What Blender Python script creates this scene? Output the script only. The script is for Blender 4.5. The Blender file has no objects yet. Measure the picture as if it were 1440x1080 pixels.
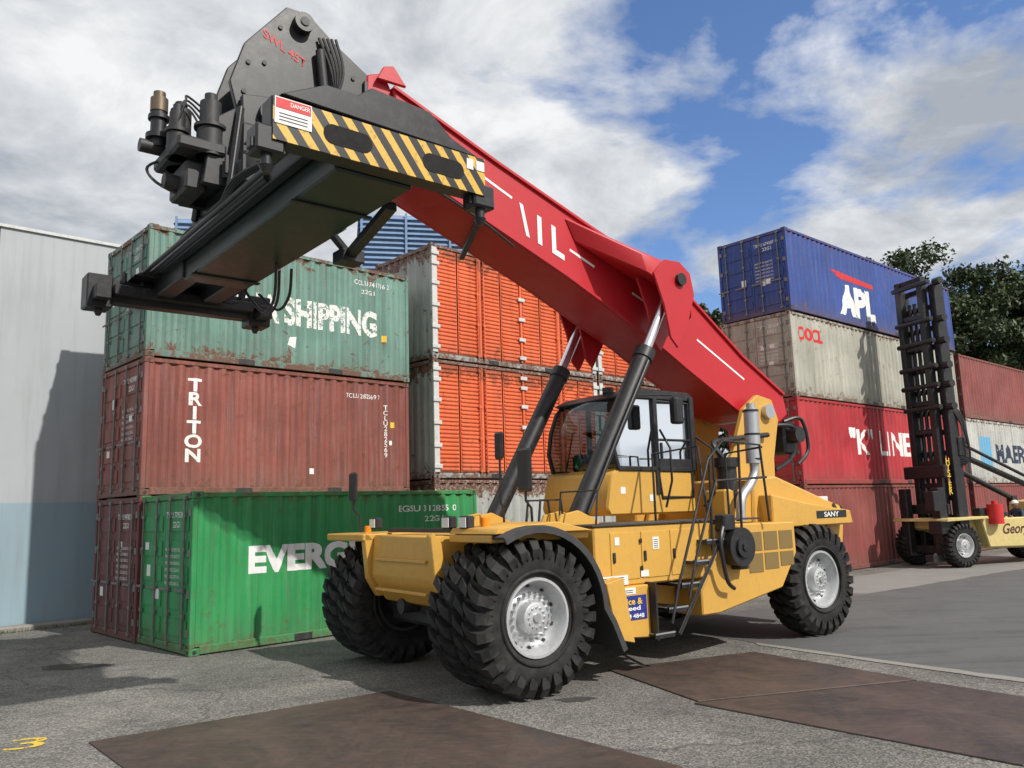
import bpy, bmesh, math, random
import numpy as np
from mathutils import Vector, Matrix
random.seed(7); rng=np.random.default_rng(5)
S=bpy.context.scene; COL=S.collection
rad=math.radians
# ------------------------------------------------------------------ materials
def newmat(name):
    m=bpy.data.materials.new(name); m.use_nodes=True; nt=m.node_tree
    b=nt.nodes["Principled BSDF"]; return m,nt,b
def N(nt,t,**k):
    n=nt.nodes.new(t)
    for a,v in k.items():
        if a.startswith("i_"): n.inputs[int(a[2:])].default_value=v
        else: setattr(n,a,v)
    return n
def ramp(nt,src,p0,p1,c0=(0,0,0,1),c1=(1,1,1,1)):
    r=N(nt,"ShaderNodeValToRGB"); r.color_ramp.elements[0].position=p0; r.color_ramp.elements[1].position=p1
    r.color_ramp.elements[0].color=c0; r.color_ramp.elements[1].color=c1
    nt.links.new(src,r.inputs[0]); return r.outputs[0]
def coords(nt,scale=(1,1,1),rnd=False):
    tc=N(nt,"ShaderNodeTexCoord"); mp=N(nt,"ShaderNodeMapping"); mp.inputs[3].default_value=scale
    src=tc.outputs["Object"]
    if rnd:
        oi=N(nt,"ShaderNodeObjectInfo"); ad=N(nt,"ShaderNodeVectorMath",operation='SCALE'); ad.inputs[0].default_value=(31,17,23); nt.links.new(oi.outputs["Random"],ad.inputs["Scale"])
        a2=N(nt,"ShaderNodeVectorMath",operation='ADD'); nt.links.new(src,a2.inputs[0]); nt.links.new(ad.outputs[0],a2.inputs[1]); src=a2.outputs[0]
    nt.links.new(src,mp.inputs[0]); return mp.outputs[0]
def noise(nt,vec,scale,detail=5,rough=.6,dist=0):
    n=N(nt,"ShaderNodeTexNoise"); n.inputs["Scale"].default_value=scale; n.inputs["Detail"].default_value=detail
    n.inputs["Roughness"].default_value=rough; n.inputs["Distortion"].default_value=dist
    nt.links.new(vec,n.inputs["Vector"]); return n.outputs["Fac"]
def mix(nt,fac,a,b,mode='MIX'):
    m=N(nt,"ShaderNodeMix",data_type='RGBA',blend_type=mode)
    if isinstance(fac,(int,float)): m.inputs[0].default_value=fac
    else: nt.links.new(fac,m.inputs[0])
    for i,v in ((6,a),(7,b)):
        if isinstance(v,tuple): m.inputs[i].default_value=v if len(v)==4 else v+(1,)
        else: nt.links.new(v,m.inputs[i])
    return m.outputs[2]
def mth(nt,op,a,b=None,clamp=False):
    m=N(nt,"ShaderNodeMath",operation=op,use_clamp=clamp)
    for i,v in enumerate((a,b)):
        if v is None: continue
        if isinstance(v,(int,float)): m.inputs[i].default_value=v
        else: nt.links.new(v,m.inputs[i])
    return m.outputs[0]
def bump(nt,b,h,strength=.3,dist=.01):
    n=N(nt,"ShaderNodeBump"); n.inputs["Strength"].default_value=strength; n.inputs["Distance"].default_value=dist
    nt.links.new(h,n.inputs["Height"]); nt.links.new(n.outputs[0],b.inputs["Normal"])
def paint(name,col,rough=.4,dirt=.25,dirtcol=(.12,.1,.08),metal=0,bscale=0,coat=0,var=.15,worn=0):
    m,nt,b=newmat(name); v=coords(nt)
    n1=noise(nt,v,1.3,6,.65); n2=noise(nt,v,9,6,.7)
    dark=tuple(c*(1-var) for c in col); lite=tuple(min(1,c*(1+var)) for c in col)
    c=mix(nt,n1,dark,lite)
    f=ramp(nt,n2,.5,.75); f2=mth(nt,'MULTIPLY',f,dirt)
    c=mix(nt,f2,c,dirtcol)
    g=ramp(nt,noise(nt,coords(nt,(7,7,.6)),1.6,5,.65),.56,.8); c=mix(nt,mth(nt,'MULTIPLY',g,min(.5,dirt*.8)),c,dirtcol)
    nt.links.new(c,b.inputs["Base Color"])
    r=mth(nt,'MULTIPLY_ADD',n2,.3); r.node.inputs[2].default_value=rough-.1; nt.links.new(r,b.inputs["Roughness"])
    b.inputs["Metallic"].default_value=metal; b.inputs["Coat Weight"].default_value=coat
    bump(nt,b,n2,.12 if not bscale else bscale,.004)
    if worn:
        a=ramp(nt,noise(nt,v,11,7,.75),worn,worn+.03,(1,1,1,1),(0,0,0,1)); nt.links.new(a,b.inputs["Alpha"])
    return m
def contmat(name,col,rust=.35,streak=.35,fade=.2,rustcol=(.13,.045,.02)):
    m,nt,b=newmat(name)
    v0=coords(nt); v=coords(nt,(1,1,1),True); vs=coords(nt,(5,5,.3),True)
    big=noise(nt,v,.55,5,.6,.5); st=noise(nt,vs,1.4,6,.65); fine=noise(nt,v,4.5,8,.75,.6); fine2=noise(nt,v,22,5,.7)
    c=mix(nt,ramp(nt,big,.3,.7),tuple(x*(1-fade) for x in col),tuple(min(1,x*(1+fade)+.015) for x in col))
    d=ramp(nt,st,.43,.72); c=mix(nt,mth(nt,'MULTIPLY',d,streak),c,tuple(x*.35+.02 for x in col))
    l=ramp(nt,noise(nt,vs,2.6,5,.6),.5,.76); c=mix(nt,mth(nt,'MULTIPLY',l,streak*.75),c,tuple(x*.5+.17 for x in col))
    sep=N(nt,"ShaderNodeSeparateXYZ"); nt.links.new(v0,sep.inputs[0])
    e=mth(nt,'ABSOLUTE',mth(nt,'SUBTRACT',sep.outputs[2],1.32)); e=mth(nt,'MULTIPLY',mth(nt,'SUBTRACT',e,.95,True),.5)
    rf=ramp(nt,mth(nt,'ADD',fine,e),.595,.655); rf2=ramp(nt,fine2,.32,.52)
    c=mix(nt,mth(nt,'MULTIPLY',mth(nt,'MULTIPLY',rf,rf2),rust*2,True),c,rustcol)
    rs=ramp(nt,noise(nt,coords(nt,(9,9,.5),True),1.7,5,.7),.6,.7); c=mix(nt,mth(nt,'MULTIPLY',rs,rust*1.2,True),c,tuple(a*1.2 for a in rustcol))
    dz=mth(nt,'SUBTRACT',1.0,mth(nt,'MULTIPLY',sep.outputs[2],1.6),True); c=mix(nt,mth(nt,'MULTIPLY',mth(nt,'MULTIPLY',dz,big),.6,True),c,(.12,.1,.08))
    nt.links.new(c,b.inputs["Base Color"]); b.inputs["Roughness"].default_value=.58
    bump(nt,b,mth(nt,'ADD',big,mth(nt,'MULTIPLY',fine,.25)),.55,.04)
    return m
YEL=paint("yellow_paint",(.6,.335,.06),.42,.28,(.28,.2,.1),coat=.1,var=.08)
YEL2=paint("pale_yellow_paint",(.62,.5,.2),.45,.35,(.2,.15,.08))
RED=paint("red_paint",(.48,.012,.02),.4,.16,(.25,.02,.02),coat=.12,var=.1)
BLK=paint("black_paint",(.016,.016,.018),.38,.4,(.075,.07,.065))
BLK2=paint("black_steel",(.026,.026,.028),.5,.5,(.1,.09,.08))
GRN=paint("black_paint_green_reflection",(.018,.03,.024),.3,.3,(.06,.06,.05))  # black beam paint; green reflection on the underside is put into the colour
STEEL=paint("galvanised_steel",(.55,.56,.57),.38,.3,(.3,.3,.3),metal=.85)
CHR=paint("chrome_rod",(.75,.76,.78),.18,.05,metal=1)
SIL=paint("silver_rim_paint",(.58,.59,.6),.38,.45,(.22,.2,.17),metal=.55)
WHITE=paint("white_marking",(.8,.8,.78),.55,.3,(.35,.3,.25))
WORN=paint("worn_white_lettering",(.78,.78,.75),.6,.35,(.35,.3,.25),worn=.62)
WORN2=paint("flaking_white_lettering",(.74,.76,.72),.6,.4,(.3,.35,.3),worn=.54)
REDM=paint("red_marking",(.6,.02,.02),.5,.2)
BLUEM=paint("blue_sign_paint",(.02,.03,.22),.4,.1)
NAVY=paint("dark_blue_marking",(.02,.035,.07),.5,.2)
YELM=paint("yellow_marking",(.75,.5,.03),.6,.5,(.3,.25,.15))
YELW=paint("worn_yellow_marking",(.7,.48,.05),.7,.5,(.3,.25,.15),worn=.57)
GREYL=paint("light_grey_paint",(.55,.56,.54),.5,.35)
ORL=paint("amber_lens",(.9,.25,.01),.2,.05)
CREAM=paint("label_white",(.75,.75,.72),.4,.1)
DGREY=paint("dark_grey_plastic",(.04,.04,.043),.5,.25)
def mk_rubber():
    m,nt,b=newmat("tyre_rubber"); v=coords(nt); n=noise(nt,v,5,6,.7); n2=noise(nt,v,40,4)
    c=mix(nt,ramp(nt,n,.4,.75),(.009,.009,.01),(.042,.039,.035)); nt.links.new(c,b.inputs["Base Color"]); b.inputs["Roughness"].default_value=.72
    b.inputs["Specular IOR Level"].default_value=.35
    bump(nt,b,n2,.25,.004); return m
RUB=mk_rubber()
def mk_glass():
    m=bpy.data.materials.new("tinted_glass"); m.use_nodes=True; nt=m.node_tree; nt.nodes.clear()
    o=N(nt,"ShaderNodeOutputMaterial"); t=N(nt,"ShaderNodeBsdfTransparent"); t.inputs[0].default_value=(.34,.39,.39,1)
    g=N(nt,"ShaderNodeBsdfGlossy"); g.inputs["Roughness"].default_value=.03; g.inputs[0].default_value=(.8,.85,.9,1)
    f=N(nt,"ShaderNodeFresnel"); f.inputs[0].default_value=1.45; f2=mth(nt,'ADD',f.outputs[0],.02)
    x=N(nt,"ShaderNodeMixShader"); nt.links.new(f2,x.inputs[0]); nt.links.new(t.outputs[0],x.inputs[1]); nt.links.new(g.outputs[0],x.inputs[2]); nt.links.new(x.outputs[0],o.inputs[0])
    return m
GLS=mk_glass()
def mk_stripe():
    m,nt,b=newmat("hazard_stripes"); v=coords(nt); sep=N(nt,"ShaderNodeSeparateXYZ"); nt.links.new(v,sep.inputs[0])
    s=mth(nt,'ADD',mth(nt,'MULTIPLY',sep.outputs[0],-1.0),mth(nt,'MULTIPLY',sep.outputs[2],.75))
    s=mth(nt,'FRACT',mth(nt,'MULTIPLY',mth(nt,'ADD',s,50.0),5.0)); k=ramp(nt,s,.52,.53)
    n=noise(nt,v,14,6,.7); d=ramp(nt,n,.56,.64)
    c=mix(nt,k,(.02,.02,.02),(.66,.4,.06)); c=mix(nt,mth(nt,'MULTIPLY',d,.4),c,(.05,.045,.04))
    nt.links.new(c,b.inputs["Base Color"]); b.inputs["Roughness"].default_value=.4; return m
STR=mk_stripe()
def mk_grille():
    m,nt,b=newmat("perforated_grille"); v=coords(nt,(30,30,30)); vo=N(nt,"ShaderNodeTexVoronoi"); vo.inputs["Randomness"].default_value=0; vo.inputs["Scale"].default_value=1
    nt.links.new(v,vo.inputs["Vector"]); c=ramp(nt,vo.outputs["Distance"],.35,.45,(.008,.008,.008,1),(.2,.13,.04,1))
    nt.links.new(c,b.inputs["Base Color"]); b.inputs["Roughness"].default_value=.6; return m
GRL=mk_grille()
def mk_ground():
    m,nt,b=newmat("aggregate_asphalt"); v=coords(nt)
    n1=noise(nt,v,.35,6,.6,.6); n2=noise(nt,v,1.6,7,.7,.5); n3=noise(nt,v,30,6,.8)
    vo=N(nt,"ShaderNodeTexVoronoi"); vo.inputs["Scale"].default_value=60; nt.links.new(v,vo.inputs["Vector"])
    sepc=N(nt,"ShaderNodeSeparateColor"); nt.links.new(vo.outputs["Color"],sepc.inputs[0])
    c=mix(nt,ramp(nt,n1,.35,.65),(.105,.102,.095),(.205,.198,.182))
    st=ramp(nt,sepc.outputs[0],.25,.97,(.5,.5,.5,1),(1.9,1.87,1.8,1)); c=mix(nt,.75,c,st,'MULTIPLY')
    d=ramp(nt,n3,.35,.65,(.55,.55,.55,1),(1.35,1.35,1.32,1)); c=mix(nt,.7,c,d,'MULTIPLY')
    sta=ramp(nt,n2,.52,.68); c=mix(nt,mth(nt,'MULTIPLY',sta,.5),c,(.05,.048,.045))
    tm=ramp(nt,noise(nt,coords(nt,(.5,2.6,1)),.9,6,.7,.8),.57,.7); c=mix(nt,mth(nt,'MULTIPLY',tm,.4),c,(.04,.04,.04))
    vc=N(nt,"ShaderNodeTexVoronoi",feature='DISTANCE_TO_EDGE'); vc.inputs["Scale"].default_value=.22
    vd=coords(nt); nn=N(nt,"ShaderNodeTexNoise"); nn.inputs["Scale"].default_value=2.5; nn.inputs["Detail"].default_value=6; nt.links.new(vd,nn.inputs["Vector"])
    ad=N(nt,"ShaderNodeVectorMath",operation='MULTIPLY_ADD'); nt.links.new(nn.outputs["Color"],ad.inputs[0]); ad.inputs[1].default_value=(.6,.6,.6); nt.links.new(vd,ad.inputs[2]); nt.links.new(ad.outputs[0],vc.inputs["Vector"])
    cr=ramp(nt,vc.outputs["Distance"],.002,.006,(1,1,1,1),(0,0,0,1)); c=mix(nt,mth(nt,'MULTIPLY',cr,.6),c,(.04,.037,.033))
    nt.links.new(c,b.inputs["Base Color"]); b.inputs["Roughness"].default_value=.85
    bump(nt,b,mth(nt,'ADD',vo.outputs["Distance"],n3),.6,.008); return m
def mk_road():
    m,nt,b=newmat("smooth_asphalt"); v=coords(nt); n1=noise(nt,v,.5,6,.65,.8); n3=noise(nt,v,60,5,.8); n2=noise(nt,v,3,5)
    c=mix(nt,n1,(.07,.072,.073),(.135,.135,.132)); d=ramp(nt,n3,.3,.7,(.7,.7,.7,1),(1.3,1.3,1.3,1)); c=mix(nt,.8,c,d,'MULTIPLY')
    sta=ramp(nt,n2,.55,.72); c=mix(nt,mth(nt,'MULTIPLY',sta,.4),c,(.055,.055,.055))
    tm=ramp(nt,noise(nt,coords(nt,(.4,3,1)),.8,6,.7,.5),.5,.66); c=mix(nt,mth(nt,'MULTIPLY',tm,.45),c,(.042,.042,.042))
    nt.links.new(c,b.inputs["Base Color"]); b.inputs["Roughness"].default_value=.8; bump(nt,b,n3,.4,.004); return m
def mk_conc(name,a,bb,sc=30):
    m,nt,b=newmat(name); v=coords(nt); n1=noise(nt,v,.8,7,.65,.5); n3=noise(nt,v,sc,5,.8)
    c=mix(nt,n1,a,bb); d=ramp(nt,n3,.3,.7,(.7,.7,.7,1),(1.25,1.25,1.25,1)); c=mix(nt,.7,c,d,'MULTIPLY')
    nt.links.new(c,b.inputs["Base Color"]); b.inputs["Roughness"].default_value=.85; bump(nt,b,n3,.4,.005); return m
def mk_plate():
    m,nt,b=newmat("rusty_steel_plate"); v=coords(nt,(1,1,1),True); n1=noise(nt,v,.9,8,.7,1); n2=noise(nt,v,6,8,.75,.5); n3=noise(nt,v,45,4,.7)
    c=mix(nt,ramp(nt,n1,.35,.65),(.042,.034,.031),(.105,.073,.058)); r=ramp(nt,n2,.48,.66); c=mix(nt,mth(nt,'MULTIPLY',r,.5),c,(.11,.066,.047))
    s=ramp(nt,noise(nt,coords(nt,(1,7,1),True),3,6,.7),.53,.76); c=mix(nt,mth(nt,'MULTIPLY',s,.45),c,(.17,.155,.14))
    s=ramp(nt,noise(nt,coords(nt,(8,1,1),True),2,6,.7),.58,.7); c=mix(nt,mth(nt,'MULTIPLY',s,.4),c,(.025,.022,.02))
    nt.links.new(c,b.inputs["Base Color"]); b.inputs["Metallic"].default_value=.15
    rr=mth(nt,'MULTIPLY_ADD',n2,.4); rr.node.inputs[2].default_value=.34; nt.links.new(rr,b.inputs["Roughness"])
    bump(nt,b,mth(nt,'ADD',n2,mth(nt,'MULTIPLY',n3,.4)),.35,.006); return m
# ------------------------------------------------------------------ mesh helpers
def empty(name,loc=(0,0,0),rz=0):
    e=bpy.data.objects.new(name,None); e.location=loc; e.rotation_euler=(0,0,rz); COL.objects.link(e); e.empty_display_size=.3; return e
def mkobj(name,bm,mats,parent=None,smooth=None,loc=None,rz=None):
    bmesh.ops.recalc_face_normals(bm,faces=bm.faces[:]) if smooth!='raw' else None
    me=bpy.data.meshes.new(name); bm.to_mesh(me); bm.free()
    if not isinstance(mats,(list,tuple)): mats=[mats]
    for m in mats: me.materials.append(m)
    if smooth and smooth!='raw':
        me.shade_smooth(); me.set_sharp_from_angle(angle=rad(smooth))
    o=bpy.data.objects.new(name,me); COL.objects.link(o)
    if parent: o.parent=parent
    if loc: o.location=loc
    if rz is not None: o.rotation_euler=(0,0,rz)
    return o
class Bd:
    """collects geometry of several primitives into one mesh"""
    def __init__(s,M=None): s.bm=bmesh.new(); s.M=M; s.mi=0
    def merge(s,b2,m=0):
        me=bpy.data.meshes.new("t"); 
        if s.M is not None: b2.transform(s.M)
        b2.to_mesh(me); b2.free(); s.bm.from_mesh(me); bpy.data.meshes.remove(me)
    def box(s,a,b,bev=.012,rot=None,at=None):
        t=bmesh.new(); bmesh.ops.create_cube(t,size=1)
        d=[abs(b[i]-a[i]) for i in range(3)]; c=[(a[i]+b[i])/2 for i in range(3)]
        bmesh.ops.scale(t,vec=d,verts=t.verts)
        if bev and min(d)>bev*2.2: bmesh.ops.bevel(t,geom=t.edges[:],offset=bev,segments=1,affect='EDGES',profile=.5)
        M=Matrix.Translation(c)
        if rot is not None: M=M@rot
        t.transform(M); s.merge(t); return s
    def prism(s,poly,y0,y1,bev=.012,axis='Y'):
        t=bmesh.new()
        mp={'Y':lambda p,y:(p[0],y,p[1]),'X':lambda p,y:(y,p[0],p[1]),'Z':lambda p,y:(p[0],p[1],y)}[axis]
        va=[t.verts.new(mp(p,y0)) for p in poly]; vb=[t.verts.new(mp(p,y1)) for p in poly]; n=len(poly)
        t.faces.new(va); t.faces.new(vb[::-1])
        for i in range(n): t.faces.new((va[i],va[(i+1)%n],vb[(i+1)%n],vb[i]))
        bmesh.ops.recalc_face_normals(t,faces=t.faces[:])
        if bev: bmesh.ops.bevel(t,geom=t.edges[:],offset=bev,segments=1,affect='EDGES',profile=.5)
        s.merge(t); return s
    def cyl(s,p,q,r,r2=None,n=20,caps=True):
        p=Vector(p);q=Vector(q); d=q-p; L=d.length; t=bmesh.new()
        bmesh.ops.create_cone(t,cap_ends=caps,segments=n,radius1=r,radius2=r if r2 is None else r2,depth=L)
        t.transform(Matrix.Translation((p+q)/2)@d.to_track_quat('Z','Y').to_matrix().to_4x4()); s.merge(t); return s
    def beam(s,p,q,w,h,bev=.01):
        p=Vector(p);q=Vector(q); d=q-p; L=d.length; t=bmesh.new(); bmesh.ops.create_cube(t,size=1)
        bmesh.ops.scale(t,vec=(w,h,L),verts=t.verts)
        if bev: bmesh.ops.bevel(t,geom=t.edges[:],offset=bev,segments=1,affect='EDGES',profile=.5)
        t.transform(Matrix.Translation((p+q)/2)@d.to_track_quat('Z','Y').to_matrix().to_4x4()); s.merge(t); return s
    def tube(s,pts,r,n=8,smooth=0):
        P=[Vector(p) for p in pts]
        if smooth:
            Q=[]
            for i in range(len(P)-1):
                p0=P[max(i-1,0)];p1=P[i];p2=P[i+1];p3=P[min(i+2,len(P)-1)]
                for k in range(smooth):
                    t_=k/smooth; Q.append(.5*((2*p1)+(p2-p0)*t_+(2*p0-5*p1+4*p2-p3)*t_**2+(3*p1-p0-3*p2+p3)*t_**3))
            Q.append(P[-1]); P=Q
        t=bmesh.new(); rings=[]; up=None
        for i,p in enumerate(P):
            d=(P[min(i+1,len(P)-1)]-P[max(i-1,0)]).normalized()
            if up is None: up=d.orthogonal().normalized()
            up=(up-d*up.dot(d)); up=up.normalized() if up.length>1e-5 else d.orthogonal().normalized()
            w=d.cross(up); rings.append([t.verts.new(p+(up*math.cos(a)+w*math.sin(a))*r) for a in [2*math.pi*j/n for j in range(n)]])
        for a,b in zip(rings[:-1],rings[1:]):
            for j in range(n): t.faces.new((a[j],a[(j+1)%n],b[(j+1)%n],b[j]))
        t.faces.new(rings[0][::-1]); t.faces.new(rings[-1]); s.merge(t); return s
    def lathe(s,prof,c,n=48,axis='Y',flip=1):
        t=bmesh.new(); rings=[]
        for (y,r) in prof:
            ring=[]
            for j in range(n):
                a=2*math.pi*j/n; 
                v=(c[0]+r*math.cos(a),c[1]+flip*y,c[2]+r*math.sin(a)) if axis=='Y' else (c[0]+r*math.cos(a),c[1]+r*math.sin(a),c[2]+y)
                ring.append(t.verts.new(v))
            rings.append(ring)
        for a,b in zip(rings[:-1],rings[1:]):
            for j in range(n): t.faces.new((a[j],a[(j+1)%n],b[(j+1)%n],b[j]))
        s.merge(t); return s
    def done(s,name,mats,parent,smooth=35,**k):
        return mkobj(name,s.bm,mats,parent,smooth,**k)
def textbm(body,x0,z0,w,h,bold=.02,space=1.0,shear=0,lsp=1.0):
    cu=bpy.data.curves.new("t","FONT"); cu.body=body; cu.offset=bold; cu.align_x='CENTER'; cu.space_character=space; cu.shear=shear; cu.space_line=lsp; cu.resolution_u=4
    ob=bpy.data.objects.new("t",cu); COL.objects.link(ob); dg=bpy.context.evaluated_depsgraph_get(); dg.update()
    me=bpy.data.meshes.new_from_object(ob.evaluated_get(dg)); bm=bmesh.new(); bm.from_mesh(me)
    bpy.data.objects.remove(ob); bpy.data.curves.remove(cu); bpy.data.meshes.remove(me)
    xs=[v.co.x for v in bm.verts]; ys=[v.co.y for v in bm.verts]; a,b,c,d=min(xs),max(xs),min(ys),max(ys)
    for v in bm.verts: v.co=Vector((x0+(v.co.x-a)/(b-a)*w,0,z0+(v.co.y-c)/(d-c)*h))
    return bm
# ------------------------------------------------------------------ containers
PITCH=.278
def corr_breaks(x0,x1):
    n=max(1,round((x1-x0)/PITCH)); p=(x1-x0)/n; out=[]
    for i in range(n):
        a=x0+i*p; out+= [(a,0),(a+.26*p,0),(a+.5*p,1),(a+.76*p,1)]
    out.append((x1,0)); return out
def corr_depth(br,x,d0,d1):
    for (a,fa),(b,fb) in zip(br[:-1],br[1:]):
        if a<=x<=b: t=(x-a)/(b-a) if b>a else 0; return d0+(d1-d0)*(fa+(fb-fa)*t)
    return d0
D0,D1=.018,.054
def container(pos,ang,L,mat,H=2.591,texts=(),doors=True,style='corr',framemat=None,barmat=None,endmat=None,rnd=0):
    W=2.438; e=empty("shipping_container",pos,ang); fm=framemat or mat
    rg=random.Random(rnd+int(pos[0]*10))
    b=Bd()
    pw=.1
    for x in (0,L-pw):
        for y in (0,W-pw): b.box((x+.004,y+.004,.118),(x+pw-.004,y+pw-.004,H-.118),.01)
    for y in (0.006,W-.066):
        b.box((.17,y,.02),(L-.17,y+.06,.15),.008); b.box((.17,y,H-.1),(L-.17,y+.06,H-.02),.008)
    for x in (.006,L-.066):
        b.box((x,.17,.02),(x+.06,W-.17,.15),.008); b.box((x,.17,H-.12),(x+.06,W-.17,H-.02),.008)
    b.done("frame",fm,e)
    c=Bd()
    for x in (0,L-.178):
        for y in (0,W-.162):
            for z in (0,H-.118):
                c.box((x,y,z),(x+.178,y+.162,z+.118),.012)
    c.done("corner_castings",fm,e)
    c=Bd()
    for x in (0,L-.178):
        for z in (0.059,H-.059):
            c.cyl((x+.089,-.002,z),(x+.089,.004,z),.035,n=10)
    for y in (.08,W-.08):
        for z in (.059,H-.059): c.cyl((-.002,y,z),(.004,y,z),.035,n=10)
    if L>5:
        for xm in ((L/2-1.03,),(L/2+1.03,)): c.box((xm[0]-.17,-.0,.035),(xm[0]+.17,.01,.135),0)
    c.done("holes",BLK2,e)
    z0,z1=.14,H-.09
    br=corr_breaks(pw,L-pw)
    bm=bmesh.new()
    dents=[(rg.uniform(.4,L-.4),rg.uniform(.4,H-.4),rg.uniform(.25,.6),rg.uniform(.012,.035)) for _ in range(int(L*1.3))]
    def panel(br,fn,za,zb,rows=9,dent=True):
        prev=None
        for x,f in br:
            d=D0+(D1-D0)*f; r=[]
            for k in range(rows):
                z=za+(zb-za)*k/(rows-1); dd_=0
                if dent:
                    for (dx,dz,dr,da) in dents: dd_+=da*math.exp(-((x-dx)**2+(z-dz)**2)/dr**2)
                r.append(bm.verts.new(fn(x,d+(dd_ if 0<k<rows-1 else 0),z)))
            if prev:
                for k in range(rows-1): bm.faces.new((prev[k],r[k],r[k+1],prev[k+1]))
            prev=r
    if style=='corr': panel(br,lambda x,d,z:(x,d,z),z0,z1,9,not texts)
    panel(br,lambda x,d,z:(x,W-d,z),z0,z1,3,False)
    be=corr_breaks(pw,W-pw)
    panel(be,lambda x,d,z:(L-d,x,z),z0,z1,3,False)
    if not doors: panel(be,lambda x,d,z:(d,x,z),z0,z1)
    for z in (H-.03,.12):
        vs=[bm.verts.new(p) for p in ((.05,.05,z),(L-.05,.05,z),(L-.05,W-.05,z),(.05,W-.05,z))]; bm.faces.new(vs)
    mkobj("corrugated_panels",bm,mat,e,None)
    if doors:
        dm=endmat or mat
        d=Bd(); 
        for ya,yb in ((.11,W/2-.006),(W/2+.006,W-.11)):
            d.box((.03,ya,.15),(.07,yb,H-.125),.006)
            for k in range(5):
                zz=.28+k*(H-.5)/5; d.box((.012,ya+.07,zz),(.032,yb-.07,zz+(H-.5)/5*.62),.01)
        d.done("doors",dm,e)
        g=Bd()
        for yy in (.3,.92,1.52,2.14):
            g.cyl((-.012,yy,.1),(-.012,yy,H-.08),.017,n=8)
            for zz in (.14,.6,1.0,1.65,2.2,H-.1): g.box((-.028,yy-.045,zz-.03),(.012,yy+.045,zz+.03),.004)
            g.box((-.04,yy-.02,.98),(-.02,yy+.32,1.02),.004)
        for yy in (.11,W-.11):
            for zz in (.35,.95,1.6,2.25): g.box((-.005,yy-.05,zz-.06),(.02,yy+.05,zz+.06),.004)
        g.done("lock_bars",barmat or STEELD,e)
        t=Bd(); t.merge(textbm("%s %06d %d"%("TRHU",rg.randint(100000,999999),rg.randint(0,9)),0,0,.8,.1,.01)); 
        t.merge(textbm("22G1",.3,-.16,.3,.1,.01))
        for k in range(6): t.merge(textbm("MAX.GROSS %d KG"%rg.randint(20000,32000),0,-.55-.11*k,.62,.055,.0))
        t.bm.transform(Matrix(((0,0,0,.008),(-1,0,0,1.12),(0,0,1,H-.42),(0,0,0,1))))
        o=t.done("door_lettering",WHITE,e,None)
        t=Bd()
        for k in range(3):
            yy=rg.choice((.5,.75,1.35,1.75))+rg.random()*.2; zz=rg.uniform(.7,1.9); t.box((.006,yy,zz),(.011,yy+.16,zz+rg.uniform(.1,.22)),0)
        t.done("door_labels",CREAM,e,None)
    if style=='shutter':
        nb=4; bw=(L-.2)/nb
        fr=Bd()
        for k in range(1,nb):
            xx=.1+k*bw; fr.box((xx-.04,-.012,.16),(xx+.04,.05,H-.1),.006)
        fr.done("door_posts",endmat,e)
        fr=Bd()
        for xx in (.1,L-.1): fr.box((xx-.09,-.016,.16),(xx+.07,.05,H-.1),.006)
        for xx in (.1,L-.1,.1+2*bw):
            for zz in (.3,.8,1.35,1.9,2.4,H-.25):
                fr.box((xx-.12,-.05,zz-.05),(xx+.12,-.012,zz+.05),.008)
        fr.done("door_hinges",GREYL,e)
        fr=Bd()
        for xx in (.1+bw*.93,.1+bw*1.07,.1+3*bw-.1,.1+3*bw+.1):
            fr.cyl((xx,-.035,.12),(xx,-.035,H-.08),.018,n=8)
            for zz in (.2,1.0,1.8,H-.2): fr.box((xx-.04,-.055,zz-.03),(xx+.04,-.01,zz+.03),.004)
        fr.done("lock_bars",endmat,e)
        sh=Bd()
        for k in range(nb):
            xa=.1+k*bw+.05; xb=xa+bw-.1
            nr=26; hz=(H-.32)/nr
            for half in (0,1):
                x1=xa+(xb-xa)*half/2+ (.02 if half else 0); x2=xa+(xb-xa)*(half+1)/2-(.0 if half else .02)
                sh.box((x1,.03,.17),(x2,.05,H-.12),0)
                for r in range(nr):
                    z=.18+r*hz; sh.prism([(.03,z),(.004,z+hz*.3),(.004,z+hz*.6),(.03,z+hz*.85)],x1+.03,x2-.03,0,'X')
        sh.done("shutter_panels",endmat,e,None)
    for tx in texts:
        mode=tx.get('m',WORN)
        bm=textbm(tx['s'],tx['x'],tx['z'],tx['w'],tx['h'],tx.get('b',.02),1.0,tx.get('sh',0),tx.get('l',1.0)) if 's' in tx else None
        if bm is None:
            bm=bmesh.new(); vs=[bm.verts.new((p[0],0,p[1])) for p in tx['poly']]; bm.faces.new(vs)
        xs=[v.co.x for v in bm.verts]; lo,hi=min(xs),max(xs)
        for x,f in br:
            if lo<x<hi: bmesh.ops.bisect_plane(bm,geom=bm.verts[:]+bm.edges[:]+bm.faces[:],dist=1e-5,plane_co=(x,0,0),plane_no=(1,0,0))
        for v in bm.verts: v.co.y=corr_depth(br,v.co.x,D0,D1)-.004
        mkobj("side_lettering",bm,mode,e,'raw')
    return e
STEELD=paint("lock_bar_steel",(.2,.19,.18),.5,.5,(.12,.07,.04),metal=.4)
C_TEAL=contmat("teal_container_paint",(.125,.25,.2),.85,.65,.24)
C_TRI=contmat("brown_container_paint",(.235,.06,.043),.48,.6)
C_MAR=contmat("maroon_container_paint",(.13,.025,.025),.35,.45)
C_GRN=contmat("green_container_paint",(.018,.265,.072),.3,.45,.18)
C_GRY=contmat("grey_container_paint",(.4,.42,.39),.55,.5)
C_ORG=contmat("orange_shutter_paint",(.72,.13,.035),.4,.42,.16)
C_BLU=contmat("blue_container_paint",(.014,.055,.27),.35,.4)
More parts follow.
